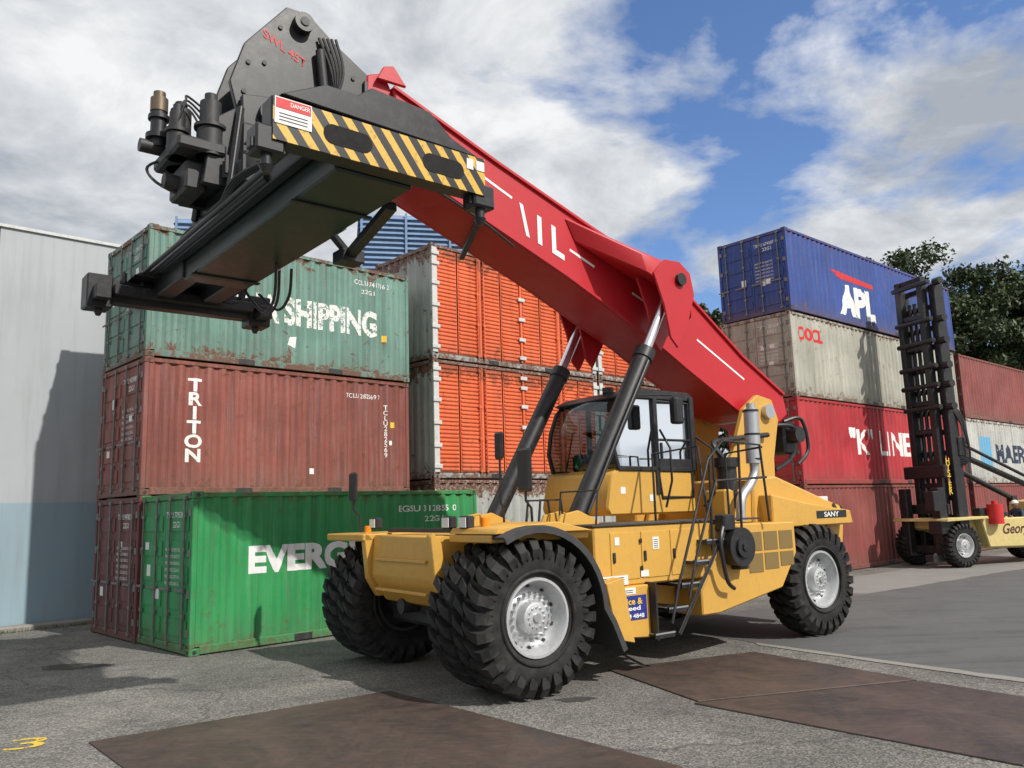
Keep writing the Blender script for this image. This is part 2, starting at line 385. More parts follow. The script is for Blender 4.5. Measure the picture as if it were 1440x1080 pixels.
C_BEI=contmat("beige_container_paint",(.42,.41,.34),.45,.5)
C_RED=contmat("red_container_paint",(.45,.016,.025),.28,.35)
C_RST=contmat("rust_container_paint",(.24,.05,.04),.35,.45)
C_WHT=contmat("white_container_paint",(.52,.52,.48),.45,.5)
hC=2.591; aL=rad(43.6); aR=rad(41.4)
def T(s,x,z,w,h,**k): d=dict(s=s,x=x,z=z,w=w,h=h); d.update(k); return d
def sq(x,z,w,h,m=WHITE): return dict(poly=[(x,z),(x+w,z),(x+w,z+h),(x,z+h)],m=m)
Lx,Ly=-6.814,14.866
container((Lx,Ly,0),aL,6.058,C_MAR,rnd=1)
container((Lx,Ly,hC),aL+.004,6.058,C_TRI,rnd=2,texts=[T("T\nR\nI\nT\nO\nN",.8,3.22-hC,.34,1.62,b=.035,l=.8),T("TCLU 282569 7",4.35,4.72-hC,.0+.9,.1,b=.005),T("T\nC\nL\nU\n2\n8\n2\n5\n6\n9",5.35,3.4-hC,.1,1.2,b=.01,l=.8),sq(3.45,.42,.12,.12),sq(5.55,1.5,.1,.13,YELM),sq(5.5,1.1,.09,.1)])
container((Lx,Ly,2*hC),aL-.002,6.058,C_TEAL,rnd=3,texts=[T("CHINA SHIPPING",.95,6.15-2*hC,4.2,.62,b=.04,m=WORN2),T("CCLU 741716 2",4.55,7.35-2*hC,.95,.11,b=.005),T("22G1",4.75,7.15-2*hC,.35,.1,b=.005),dict(poly=[(2.9,.55),(3.1,.5),(3.12,.75),(2.95,.72)]),sq(5.3,.9,.12,.15,YELM)])
container((-5.201,13.243,0),aL,6.058,C_GRN,rnd=4,texts=[T("EVERGREEN",.97,1.2,3.5,.47,b=.05,m=WHITE),T("EGSU 312855 0",4.05,2.16,1.45,.12,b=.01),T("22G1",4.7,1.96,.45,.11,b=.01)])
Gx,Gy=-1.897,19.335; hG=2.911
for k in range(2):
    ox=Gx+k*6.13*math.cos(aL); oy=Gy+k*6.13*math.sin(aL)
    container((ox,oy,0),aL,6.058,C_GRY,H=hG,rnd=5+k,doors=False)
    for j in (1,2): container((ox,oy,j*hG),aL,6.058,C_GRY,H=hG,rnd=7+k+j,doors=False,style='shutter',endmat=C_ORG)
Rx,Ry=8.340,23.680
container((Rx,Ry,0),aR,12.192,C_RST,rnd=11,texts=[sq(.6,1.7,.7,.55,CREAM)])
container((Rx,Ry,hC),aR+.003,12.192,C_RED,rnd=12,texts=[T('"K" LINE',3.1,.95,4.4,.85,b=.02,m=WHITE)])
container((Rx,Ry,2*hC),aR,12.192,C_BEI,rnd=13,texts=[T("OOCL",.4,1.75,1.5,.42,b=.04,m=REDM)])
container((Rx+.05,Ry-.03,3*hC),aR-.003,12.192,C_BLU,rnd=14,texts=[T("APL",3.1,.3,2.5,1.05,b=.06,m=WHITE),dict(poly=[(2.6,1.75),(5.6,1.62),(5.6,1.47),(3.2,1.5)],m=REDM)])
LBL=paint("pale_blue_marking",(.15,.4,.6))
for j,(m,tx) in enumerate(((C_RST,[]),(C_WHT,[T("MAERSK",2.9,.85,5.2,.8,b=.04,m=NAVY),sq(1.2,.7,1.3,1.2,LBL)]),(C_RST,[]))):
    container((Rx+12.75*math.cos(aR),Ry+12.75*math.sin(aR),j*hC),aR,12.192,m,rnd=20+j,texts=tx)
# ------------------------------------------------------------------ tyre / wheel
def wheel(parent,c,out=1,R=.9,w=.5,nl=26,rim=True,name="tyre",rr=.42,rm=None):
    t=Bd(); k=w/.5; q=R/.9
    prof=[(-.17*k,rr),(-.2*k,rr+.03),(-.225*k,.5*q),(-.245*k,.56*q),(-.255*k,.68*q),(-.24*k,.74*q),(-.2*k,.785*q),(-.1*k,.805*q),(.1*k,.805*q),(.2*k,.785*q),(.24*k,.74*q),(.255*k,.68*q),(.245*k,.56*q),(.225*k,.5*q),(.2*k,rr+.03),(.17*k,rr)]
    t.lathe(prof,c,56)
    for side in (1,-1):
        t.lathe([(side*.245*k,.50*q),(side*.262*k,.515*q),(side*.262*k,.53*q),(side*.248*k,.545*q)],c,56)
    bm=bmesh.new()
    for side in (1,-1):
        for i in range(nl):
            th=2*math.pi*(i+(.5 if side<0 else 0))/nl; hw=2*math.pi/nl*.30
            st=[(-.01,.89,.0,.78,.55),(.08,.90,.08,.78,.8),(.17,.895,.14,.77,1.0),(.235,.87,.165,.74,1.1),(.280,.78,.17,.72,1.08),(.272,.70,.17,.66,.85),(.25,.655,.17,.65,.6)]
            prev=None
            for (y,ro,dt,ri,ww) in st:
                a=th-dt*side*1.0; vv=[]
                for aa,r_ in ((a-hw*ww,ri),(a-hw*ww*.86,ro),(a+hw*ww*.86,ro),(a+hw*ww,ri)):
                    vv.append(bm.verts.new((c[0]+q*r_*math.cos(aa),c[1]+side*y*k,c[2]+q*r_*math.sin(aa))))
                if prev:
                    for j in range(3): bm.faces.new((prev[j],prev[j+1],vv[j+1],vv[j]))
                else: bm.faces.new(vv)
                prev=vv
            bm.faces.new(prev[::-1])
    t.merge(bm); t.done(name,RUB,parent,28)
    if rim:
        rm=rm or SIL
        b=Bd(); 
        b.lathe([(.2*k,rr+.035),(.225*k,rr+.03),(.225*k,rr),(.2*k,rr-.015),(.15*k,rr-.03),(.06*k,rr-.05),(.03*k,rr-.07),(.05*k,rr-.1),(.075*k,rr-.16),(.075*k,.2),(.14,.19),(.19,.17),(.2,.14),(.2,.0)],c,40,flip=out)
        b.done("rim",rm,parent,30)
        b=Bd(); b.lathe([(-.2*k,rr+.035),(-.2*k,rr-.01),(0,rr-.05),(.02,.2),(.02,.0)],c,40,flip=out); b.done("rim_back",BLK2,parent,30)
        g=Bd()
        for i in range(20):
            a=2*math.pi*i/20; r_=rr-.155; g.cyl((c[0]+r_*math.cos(a),c[1]+out*.06*k,c[2]+r_*math.sin(a)),(c[0]+r_*math.cos(a),c[1]+out*(.075*k+.045),c[2]+r_*math.sin(a)),.022,.018,n=6)
        for i in range(12):
            a=2*math.pi*i/12; g.cyl((c[0]+.115*math.cos(a),c[1]+out*.19,c[2]+.115*math.sin(a)),(c[0]+.115*math.cos(a),c[1]+out*.215,c[2]+.115*math.sin(a)),.013,n=6)
        g.cyl((c[0],c[1]+out*.19,c[2]),(c[0],c[1]+out*.225,c[2]),.05,n=16)
        g.done("wheel_nuts",STEEL,parent,30)
        g=Bd()
        for i in range(10):
            a=2*math.pi*(i+.5)/10; r_=rr-.065; g.cyl((c[0]+r_*math.cos(a),c[1]+out*.035*k,c[2]+r_*math.sin(a)),(c[0]+r_*math.cos(a),c[1]+out*.055*k,c[2]+r_*math.sin(a)),.022,n=8)
        g.done("rim_holes",BLK2,parent,30)
# ------------------------------------------------------------------ reach stacker
aM=rad(36.0)+math.pi
RS=empty("reach_stacker",(-1.011,11.331,0),aM)
for y,o in ((1.86,1),(1.29,1),(-1.29,-1),(-1.86,-1)): wheel(RS,(0,y,.9),o,rim=True,w=.52,rm=BLK2 if y<1.5 else SIL)
for y,o in ((1.55,1),(-1.55,-1)): wheel(RS,(-6.0,y,.88),o,R=.88,w=.5)
b=Bd()
b.prism([(.62,1.84),(.66,1.3),(.45,.95),(-.3,.75),(-3.2,.75),(-6.6,.8),(-6.9,1.1),(-6.95,1.72),(-5,1.74),(-.9,1.86)],-.85,.85,.02)
b.prism([(.78,1.86),(.78,1.76),(-1.0,1.76),(-1.0,1.86)],-2.12,-.86,.015)
b.prism([(.72,1.885),(.76,1.84),(.70,1.25),(.55,1.0),(.42,1.0),(.55,1.28),(.6,1.75)],-.98,-.86,.01)
b.prism([(.72,1.885),(.76,1.84),(.70,1.25),(.55,1.0),(.42,1.0),(.55,1.28),(.6,1.75)],.86,.98,.01)
b.box((-.98,.98,1.76),(.5,1.9,1.85),.012)
b.box((.62,-.7,1.1),(.68,.7,1.14),.006); b.box((.64,-.7,1.5),(.69,.7,1.54),.006)
b.done("chassis",YEL,RS)
b=Bd(); b.box((-.22,-1.1,.62),(.22,1.1,1.15),.05); b.box((-6.2,-1.3,.65),(-5.8,1.3,1.1),.05); b.cyl((0,-1.2,.9),(0,1.2,.9),.25); b.box((-5,-.6,.5),(-1,.6,.76),.03)
b.cyl((.25,-.3,.9),(.5,-.3,.9),.1)
b.done("axles",BLK2,RS)
def fender(y0,y1,a0,a1,r,mat,nm,tail=True,n=14):
    bm=bmesh.new(); pts=[]
    for i in range(n+1):
        a=rad(a0+(a1-a0)*i/n); pts.append((r*math.cos(a),.9+r*math.sin(a)))
    if tail: pts+= [(-1.14,.75),(-1.3,.4)]
    th=.03
    rows=[]
    for i,p in enumerate(pts):
        q=pts[max(i-1,0)]; s_=pts[min(i+1,len(pts)-1)]; d=Vector((s_[0]-q[0],s_[1]-q[1])).normalized(); nn=Vector((d.y,-d.x))
        if nn.dot(Vector((p[0],p[1]-.9)))<0: nn=-nn
        o=(p[0]+nn.x*th,p[1]+nn.y*th)
        fl=(p[0]-nn.x*.06,p[1]-nn.y*.06)
        rows.append([bm.verts.new((o[0],y0,o[1])),bm.verts.new((o[0],y1-.02,o[1])),bm.verts.new(((o[0]+p[0])/2,y1,(o[1]+p[1])/2)),bm.verts.new((fl[0],y1,fl[1])),bm.verts.new((fl[0],y1-.03,fl[1])),bm.verts.new((p[0],y1-.03,p[1])),bm.verts.new((p[0],y0,p[1]))])
    for a,c in zip(rows[:-1],rows[1:]):
        for j in range(7): bm.faces.new((a[j],a[(j+1)%7],c[(j+1)%7],c[j]))
    bm.faces.new(rows[0]); bm.faces.new(rows[-1][::-1])
    mkobj(nm,bm,mat,RS,40)
fender(1.02,2.16,62,178,1.02,DGREY,"front_mudguard")
b=Bd(); b.prism([(-1.0,1.85),(-.4,1.98),(.45,1.93),(.5,1.86)],.98,2.0,.01); b.done("mudguard_top",YEL,RS)
b=Bd(); b.prism([(-1.06,1.2),(-1.15,.8),(-1.28,.5),(-1.5,.45),(-1.35,1.25)],1.5,2.1,.008); b.done("mudguard_brace",YEL,RS)
b=Bd()
b.box((-3.3,.85,1.12),(-1.08,1.88,1.88),.02)
b.prism([(-1.12,1.12),(-1.3,.5),(-1.95,.45),(-1.95,1.12)],.9,1.94,.015)
b.box((-3.3,.85,.7),(-1.95,1.42,1.12),.02)
b.prism([(-3.28,1.84),(-5.15,1.82),(-5.15,1.35),(-4.75,.86),(-3.3,.62),(-2.95,.62),(-2.95,.95),(-3.28,1.35)],1.45,1.94,.02)
b.prism([(-5.1,2.25),(-6.0,2.1),(-7.25,1.95),(-7.3,1.72),(-5.1,1.72)],.87,1.6,.02)
b.box((-5.6,-1.6,1.2),(-1.08,-.86,1.86),.02); b.box((-5,-1.95,.6),(-2,-1.5,1.82),.02)
b.done("side_body",YEL,RS)
b=Bd()
for i in range(3):
    for j in range(2):
        x=-4.0-.37*i; z=1.12+.31*j+(.03*i if j==0 else 0); b.box((x-.32,1.935,z),(x,1.948,z+.27-(.03*i if j==0 else 0)),0)
b.done("side_grilles",GRL,RS,None)
b=Bd()
for x in (-1.6,-2.15,-2.7):
    b.box((x-.25,1.88,1.2),(x+.25,1.892,1.8),.005)
b.done("cabinet_doors",YEL,RS)
b=Bd()
for x in (-1.42,-1.97,-2.52): b.box((x,1.893,1.42),(x+.04,1.912,1.55),.004)
for z in (1.3,1.65): b.box((-1.9,1.893,z),(-1.86,1.907,z+.06),.003)
b.done("cabinet_latches",BLK,RS)
b=Bd()
b.prism([(-4.95,2.0),(-5.0,2.52),(-5.6,2.55),(-6.9,2.16),(-7.3,2.05),(-7.42,1.75),(-7.3,1.15),(-6.95,1.0),(-6.95,1.73),(-4.95,1.74)],-1.35,1.35,.035)
b.done("counterweight",YEL,RS)
b=Bd()
for i in range(9):
    x=-5.75-.12*i; z=2.51-(.12*i)*.3+.005
    for y in (.75,-.2,-1.1): b.box((x-.035,y,z-.02),(x+.035,y+.42,z+.012),.004)
b.done("hood_slots",BLK2,RS)
b=Bd(); b.box((-7.1,1.6,1.84),(-6.25,1.608,1.96),0); b.done("brand_plate",BLK,RS,None)
t=Bd(); t.merge(textbm("SANY",0,0,.42,.085,.02)); t.bm.transform(Matrix(((-1,0,0,-6.45),(0,1,0,1.613),(0,0,1,1.857),(0,0,0,1)))); t.done("brand_lettering",WHITE,RS,None)
b=Bd(); b.prism([(-7.36,1.72),(-7.36,2.02),(-7.1,2.08),(-7.12,1.74)],1.36,1.37,0); b.done("hazard_plate",STR,RS,None)
b=Bd()
for y0 in (.62,-.72):
    b.prism([(-4.55,1.8),(-4.75,2.3),(-5.35,3.0),(-5.7,3.75),(-6.1,4.02),(-6.5,3.95),(-6.65,3.6),(-6.45,2.9),(-6.4,2.0),(-6.4,1.8)],y0,y0+.1,.015)
b.box((-6.4,-.62,1.8),(-5.9,.62,2.9),.02)
b.done("boom_support",YEL,RS)
b=Bd(); b.cyl((-6.3,-.82,3.72),(-6.3,.82,3.72),.13); b.done("boom_pivot_pin",STEEL,RS)
b=Bd(); b.box((-5.0,.85,1.8),(-4.35,1.3,2.35),.03); b.box((-4.9,-1.3,1.8),(-4.4,-.75,2.6),.03); b.done("engine_cover",YEL,RS)
b=Bd(); b.cyl((-4.95,1.42,2.75),(-4.98,1.42,3.62),.12,n=24); b.cyl((-4.98,1.42,3.6),(-4.98,1.42,3.72),.07); 
b.tube([(-4.95,1.42,2.8),(-4.95,1.42,2.6),(-4.8,1.42,2.4),(-4.55,1.45,2.2),(-4.5,1.45,1.85)],.075,12,6); b.done("exhaust_stack",STEEL,RS)
b=Bd()
for z in (2.8,3.2,3.58): b.cyl((-4.965,1.42,z),(-4.965,1.42,z+.03),.128,n=24)
b.cyl((-4.6,1.15,2.05),(-4.6,1.15,2.7),.16,n=20); b.cyl((-4.6,1.15,2.7),(-4.6,1.15,2.85),.2,n=20)
b.tube([(-4.6,1.15,2.8),(-4.5,1.0,3.1),(-5.2,.8,3.2),(-6.2,.8,3.3)],.045,8,6)
b.done("air_cleaner",BLK,RS)
# stairs
b=Bd()
zs=[.5,.8,1.09,1.37,1.64]
for i,z in enumerate(zs):
    x=-1.9-.27*i
    b.box((x-.36,1.45,z-.035),(x+.0,2.05,z),.004)
    b.box((x-.36,2.03,z-.06),(x,2.06,z+.015),.003)
b.box((-1.97,1.5,.42),(-1.94,2.06,1.15),.004)
b.beam((-2.32,2.075,.46),(-3.35,2.075,1.75),.012,.06)
b.done("stair_treads",BLK,RS)
b=Bd()
for i,z in enumerate(zs): x=-1.9-.27*i; b.box((x-.05,1.5,z+.001),(x-.0,2.0,z+.006),0); b.box((x-.36,2.062,z-.01),(x,2.066,z+.01),0)
b.done("tread_nosings",STEEL,RS,None)
b=Bd()
r=.019
b.tube([(-2.15,2.12,.62),(-2.3,2.12,1.05),(-3.05,2.12,2.75),(-3.4,2.1,3.02),(-4.3,2.05,2.98),(-4.4,2.05,1.85)],r,8)
b.tube([(-2.5,2.12,.9),(-2.65,2.12,1.35),(-3.2,2.1,2.45),(-4.4,2.05,2.5)],r,8)
for x,z in ((-3.1,2.8),(-3.75,3.0)): b.tube([(x,2.1,z),(x-.0,2.05,max(z-1.3,1.0))],r,8)
b.tube([(-3.1,1.0,1.9),(-3.1,1.0,2.9),(-3.1,1.9,2.95),(-3.1,2.0,2.0)],r,8)
b.tube([(-4.35,1.35,1.85),(-4.35,1.35,2.9),(-4.35,2.05,2.95)],r,8)
b.tube([(-1.2,1.8,1.9),(-1.25,1.8,2.35),(-1.25,1.05,2.35),(-1.2,1.05,1.9)],.014,8)
b.done("handrails",BLK,RS)
b=Bd(); b.box((-4.4,.86,1.885),(-1.05,1.9,1.91),.003); b.done("walkway_deck",DGREY,RS)
b=Bd(); b.cyl((-3.62,1.95,1.52),(-3.62,2.16,1.52),.27,n=32); b.cyl((-3.62,2.16,1.52),(-3.62,2.2,1.52),.15,n=32); b.cyl((-3.62,2.2,1.52),(-3.62,2.22,1.52),.06,n=16)
b.box((-3.8,1.93,1.2),(-3.6,2.1,1.3),.01); b.box((-3.55,1.94,1.75),(-3.3,2.12,1.98),.02); b.tube([(-3.4,2.05,1.9),(-3.2,2.12,1.6),(-3.3,2.1,1.1),(-3.5,2.05,.95)],.03,8,6)
b.done("hose_reel",BLK,RS)
b=Bd(); b.box((-1.88,1.94,.7),(-1.36,1.95,1.0),0); b.done("hire_sign",BLUEM,RS,None)
for s,x,z,w,h,m in (("Price &",-1.4,.89,.4,.08,YELM),("Speed",-1.4,.8,.36,.075,WHITE),("9644 4848",-1.4,.72,.42,.055,WHITE)):
    t=Bd(); t.merge(textbm(s,0,0,w,h,.02)); t.bm.transform(Matrix(((-1,0,0,x),(0,1,0,1.956),(0,0,1,z),(0,0,0,1)))); t.done("hire_sign_lettering",m,RS,None)
b=Bd(); b.box((-1.25,1.94,1.02),(-1.7,1.946,1.1),0); b.box((-1.15,1.897,1.14),(-1.62,1.902,1.26),0); b.box((-2.22,1.894,1.56),(-2.1,1.898,1.72),0); b.box((-1.5,1.894,1.64),(-1.42,1.898,1.74),0); b.box((-2.0,1.894,1.22),(-1.86,1.898,1.3),0)
b.done("warning_labels",CREAM,RS,None)
b=Bd()
for k in range(4): b.box((-1.2,1.903,1.155+.025*k),(-1.55,1.905,1.163+.025*k),0)
for k in range(5): b.box((-2.12,1.899,1.58+.025*k),(-2.2,1.901,1.588+.025*k),0)
for k in range(2): b.box((-1.3,1.947,1.04+.025*k),(-1.65,1.949,1.048+.025*k),0)
b.done("label_print",BLK2,RS,None)
# cab
cy=.78
b=Bd()
b.prism([(-2.33,2.12),(-2.45,2.62),(-2.6,2.7),(-4.25,2.66),(-4.3,2.0),(-2.4,2.0)],-cy,cy,.03)
b.done("cab_lower_body",YEL,RS)
gl=bmesh.new()
pf=[(-2.60,2.7),(-2.52,3.0),(-2.58,3.35),(-2.72,3.68),(-2.9,3.82)]
rows=[]
for j in range(9):
    y=-cy+2*cy*j/8; bl=.16*(1-(y/cy)**2)
    rows.append([gl.verts.new((x+bl,y*.98,z)) for x,z in pf])
for a,c in zip(rows[:-1],rows[1:]):
    for k in range(len(pf)-1): gl.faces.new((a[k],c[k],c[k+1],a[k+1]))
for y in (cy-.02,-cy+.02):
    v=[gl.verts.new(p) for p in [(x,y,z) for x,z in pf]+[(-4.22,y,3.82),(-4.22,y,2.68)]]; gl.faces.new(v)
v=[gl.verts.new(p) for p in ((-4.24,-cy,3.2),(-4.24,cy,3.2),(-4.24,cy,3.8),(-4.24,-cy,3.8))]; gl.faces.new(v)
mkobj("cab_glass",gl,GLS,RS,60)
b=Bd()
b.prism([(-2.68,3.8),(-2.95,3.93),(-4.2,3.93),(-4.32,3.86),(-4.3,3.78),(-2.8,3.77)],-cy-.02,cy+.02,.02)
b.box((-4.28,-cy,2.6),(-4.24,cy,3.2),.01)
for y in (cy,-cy):
    b.tube([(x,y,z) for x,z in pf],.035,8)
    b.beam((-4.24,y,2.66),(-4.24,y,3.85),.1,.1); b.beam((-3.42,y,2.3),(-3.42,y,3.82),.09,.06)
    b.beam((-2.6,y,2.7),(-4.24,y,2.68),.06,.07); b.beam((-3.42,y,3.15),(-4.24,y,3.15),.035,.035)
b.prism([(-3.42,2.66),(-4.22,2.66),(-4.22,2.85),(-3.42,2.85)],cy-.01,cy+.02,.005)
b.tube([(-3.44,cy,3.75),(-4.2,cy,3.75),(-4.2,cy,2.25),(-3.5,cy,2.25),(-3.44,cy,2.6)],.03,8)
b.box((-3.52,cy+.02,2.85),(-3.47,cy+.06,3.1),.01)
b.cyl((-3.0,.2,3.93),(-3.0,.2,4.02),.09); b.box((-4.1,-.5,3.93),(-3.4,.5,4.0),.02)
b.tube([(-3.5,.85,2.1),(-3.5,1.0,2.5),(-3.5,1.0,3.0),(-3.45,.85,3.3)],.018,8); b.tube([(-4.3,.9,2.1),(-4.35,1.1,2.3),(-4.35,1.1,3.0),(-4.28,.85,3.2)],.018,8)
b.tube([(-2.66,-.5,2.75),(-2.4,0,3.3)],.012,6); b.done("cab_frame",BLK,RS)
b=Bd(); b.box((-3.95,-.3,2.7),(-3.4,.3,2.95),.06); b.box((-4.05,-.28,2.95),(-3.88,.28,3.6),.06); b.box((-3.0,-.5,2.68),(-2.75,.5,2.98),.05); b.cyl((-3.0,0,2.9),(-3.12,0,3.1),.02); b.lathe([(0,.17),(.02,.19),(.0,.21),(-.02,.19),(0,.17)],(-3.13,0,3.1),24,'Z')
b.done("cab_interior",DGREY,RS)
b=Bd(); b.box((-3.35,cy+.001,2.2),(-3.22,cy+.004,2.3),0); b.box((-2.72,cy+.001,2.32),(-2.62,cy+.004,2.42),0); b.done("cab_labels",CREAM,RS,None)
def mirror(x,y,z,h,d,mw=.11,mh=.45):
    b=Bd(); b.tube([(x,y,z),(x+d*.1,y,z+.25),(x+d,y,z+.35),(x+d,y,z+h)],.018,8); b.box((x+d-.03,y-mw,z+h-.15),(x+d+.04,y+mw,z+h-.15+mh),.03); b.done("mirror",BLK,RS)
mirror(.3,-1.95,1.86,.62,.12); mirror(-1.0,.72,1.9,.62,.1,.15,.6); mirror(-1.35,-.45,1.9,1.15,.05,.1,.42)
b=Bd(); b.beam((.35,-.9,1.9),(.35,.9,1.9),.06,.06)
for y in (.75,1.15,-1.3): b.box((.35,y,1.92),(.47,y+.2,2.08),.02)
for y in (.7,.98): b.tube([(-.9,y,1.88),(-.95,y,2.25),(-1.3,y,2.25),(-1.35,y,1.88)],.018,8)
b.done("lamp_brackets",BLK,RS)
b=Bd()
for y in (.75,1.15,-1.3): b.box((.47,y+.02,1.94),(.477,y+.18,2.06),0)
b.done("headlamps",CREAM,RS,None)
b=Bd(); b.cyl((.2,1.35,1.93),(.2,1.35,2.05),.06); b.cyl((.3,-1.7,1.86),(.3,-1.7,1.96),.05); b.done("beacon",ORL,RS)
mir=Bd(); mir.box((-3.55,1.15,3.35),(-3.35,1.3,3.75),.03); mir.tube([(-2.7,.8,3.8),(-3.4,1.2,3.8),(-3.45,1.22,3.6)],.015,6); mir.done("cab_mirror",BLK,RS)
# ---------------- boom
b=Bd()
topl=[(.95,7.93),(-.75,7.24),(-2.51,6.58),(-4.1,6.02),(-4.75,5.72),(-6.07,4.78),(-7.2,4.15)]
bot=[(-7.3,3.75),(-6.85,3.46),(-5.9,3.7),(-4.6,4.38),(-3.8,4.82),(-2.0,5.64),(-.2,6.38),(.7,6.75)]
b.prism(topl+bot,-.46,.46,.02)
b.done("boom",RED,RS)
b=Bd()
for y in (.46,-.5):
    for p,q in zip(topl[:-1],topl[1:]): b.beam((p[0],y+.02,p[1]-.03),(q[0],y+.02,q[1]-.03),.05,.05,.006)
    for p,q in zip(bot[2:-1],bot[3:]): b.beam((p[0],y+.02,p[1]+.03),(q[0],y+.02,q[1]+.03),.05,.05,.006)
for s in (1,-1):
    bm=bmesh.new()
    A=[(-2.0,.46*s,6.62),(-2.95,1.18*s,5.98),(-3.9,1.18*s,5.86),(-4.7,.46*s,5.72)]
    Bq=[(-2.2,.46*s,6.25),(-3.05,1.18*s,5.68),(-4.0,1.18*s,5.35),(-4.8,.46*s,5.3)]
    va=[bm.verts.new(p) for p in A]; vb=[bm.verts.new(p) for p in Bq]
    bm.faces.new(va); bm.faces.new(vb)
    for i in range(4): bm.faces.new((va[i],va[(i+1)%4],vb[(i+1)%4],vb[i]))
    bmesh.ops.recalc_face_normals(bm,faces=bm.faces[:]); bmesh.ops.bevel(bm,geom=bm.edges[:],offset=.02,segments=1,affect='EDGES'); b.merge(bm)
    lug=[(-3.15,5.7),(-3.4,5.95),(-3.75,5.96),(-3.98,5.8),(-4.05,5.45),(-3.85,4.95),(-3.6,4.55),(-3.45,4.7),(-3.35,5.2)]
    for y in (.8,1.17): b.prism(lug,min(y*s,(y+.04)*s),max(y*s,(y+.04)*s),.006)
b.done("boom_bracket",RED,RS)
b=Bd(); b.cyl((-3.72,-1.27,5.66),(-3.72,1.27,5.66),.1,n=20); b.done("boom_pins",BLK,RS)
b=Bd(); b.prism([(.7,6.7),(.95,7.93),(1.05,8.12),(1.3,8.02),(1.35,6.9),(.9,6.6)],-.4,.4,.02); b.prism([(.75,7.95),(.95,8.2),(1.1,8.15),(1.2,7.95)],-.5,-.44,.01); b.prism([(.75,7.95),(.95,8.2),(1.1,8.15),(1.2,7.95)],.44,.5,.01); b.done("boom_tip",RED,RS)
b=Bd()
def stripe(p,q,w,y):
    bm=bmesh.new(); d=Vector((q[0]-p[0],q[1]-p[1])).normalized(); n=Vector((-d.y,d.x))*w/2
    vs=[bm.verts.new((a[0]+s*n.x,y,a[1]+s*n.y)) for a,s in ((p,1),(q,1),(q,-1),(p,-1))]; bm.faces.new(vs); b.merge(bm)
for y in (.464,-.464):
    stripe((.55,7.4),(-1.02,6.72),.04,y); stripe((-2.1,6.1),(-2.6,5.9),.04,y); stripe((-3.4,5.58),(-4.3,5.22),.035,y)
    stripe((-4.9,4.95),(-6.1,4.33),.035,y)
b.done("boom_stripe",WHITE,RS,None)
for s,x,z,w,h in (("\\ I L",-1.15,6.22,.9,.46),("W I",.62,6.9,.8,.4)):
    t=Bd(); t.merge(textbm(s,0,0,w,h,.03)); c_,s_=math.cos(rad(21)),math.sin(rad(21))
    t.bm.transform(Matrix(((-c_,0,0,x),(0,1,0,.466),(-s_,0,1,z),(0,0,0,1)))); t.done("boom_lettering",WHITE,RS,None)
for s in (1,-1):
    y=1.02*s
    b=Bd(); b.cyl((-3.72,y,5.66),(-3.0,y,4.38),.085,n=24); b.cyl((-3.64,y,5.52),(-3.8,y,5.82),.12,n=20); b.done("lift_cylinder_rod",CHR,RS)
    b=Bd(); b.cyl((-3.04,y,4.45),(-1.38,y,1.72),.14,n=28); b.cyl((-3.07,y,4.5),(-2.98,y,4.35),.16,n=28); b.cyl((-1.4,y-.14*1,1.72),(-1.4,y+.14,1.72),.17,n=20)
    b.tube([(-2.95,y+.16*s,4.3),(-2.2,y+.18*s,3.1),(-1.6,y+.18*s,2.05)],.022,8); b.done("lift_cylinder_barrel",BLK,RS)
b=Bd()
for y in (.82,-.9,1.18,-1.26): b.prism([(-1.0,1.84),(-1.1,2.05),(-1.4,2.1),(-1.75,1.95),(-1.8,1.84)],y,y+.06,.01)
b.done("cylinder_mounts",YEL,RS)
b=Bd(); b.beam((-.75,-.55,6.02),(-.35,.55,6.2),.08,.06); b.beam((-.35,.5,6.15),(-.6,.54,6.6),.05,.04)
b.tube([(1.2,.3,6.8),(.5,.5,6.6),(-.4,.51,6.25),(-1.0,.5,5.95)],.018,8,6); b.tube([(-6.6,.5,3.5),(-7.2,.6,3.5),(-7.5,.45,3.2),(-7.2,.5,2.9),(-6.6,.6,2.7)],.04,8,6)
b.box((-7.5,-.35,3.0),(-7.1,.5,3.6),.04); b.cyl((-7.3,.4,3.35),(-7.3,.7,3.35),.15); b.tube([(-7.1,.5,3.6),(-7.5,.6,3.65),(-7.65,.6,3.1),(-7.3,.6,2.8)],.035,8,6)
b.done("boom_hoses",BLK,RS)
# ---------------- boom head
b=Bd()
hd=[(.75,7.6),(1.25,8.0),(1.75,8.32),(2.12,8.62),(2.42,8.62),(2.95,7.95),(3.12,7.4),(3.0,6.95),(2.6,6.7),(2.3,6.72),(1.9,6.6),(.95,6.55)]
for y in (.3,-.38): b.prism(hd,y,y+.08,.012)
b.prism([(.8,7.5),(1.25,7.85),(2.1,8.4),(2.6,7.9),(2.7,7.1),(1.9,6.8),(1.0,6.7)],-.31,.31,.01)
b.prism([(2.35,7.5),(3.05,7.45),(2.95,6.2),(2.35,6.2)],-.5,-.4,.01); b.prism([(2.35,7.3),(3.0,7.2),(2.95,6.2),(2.35,6.2)],.4,.5,.01)
b.prism([(1.05,7.4),(1.9,7.15),(2.6,6.6),(2.6,6.3),(1.5,6.6),(1.05,6.75)],.4,.46,.01)
b.cyl((2.22,-.5,8.42),(2.22,.5,8.42),.13); b.cyl((2.65,-.6,7.0),(2.65,.6,7.0),.16); b.box((1.3,.385,6.9),(1.36,.43,7.9),.01); b.box((2.5,.385,7.1),(2.9,.4,7.16),.004)
b.done("boom_head",BLK,RS)
b=Bd()
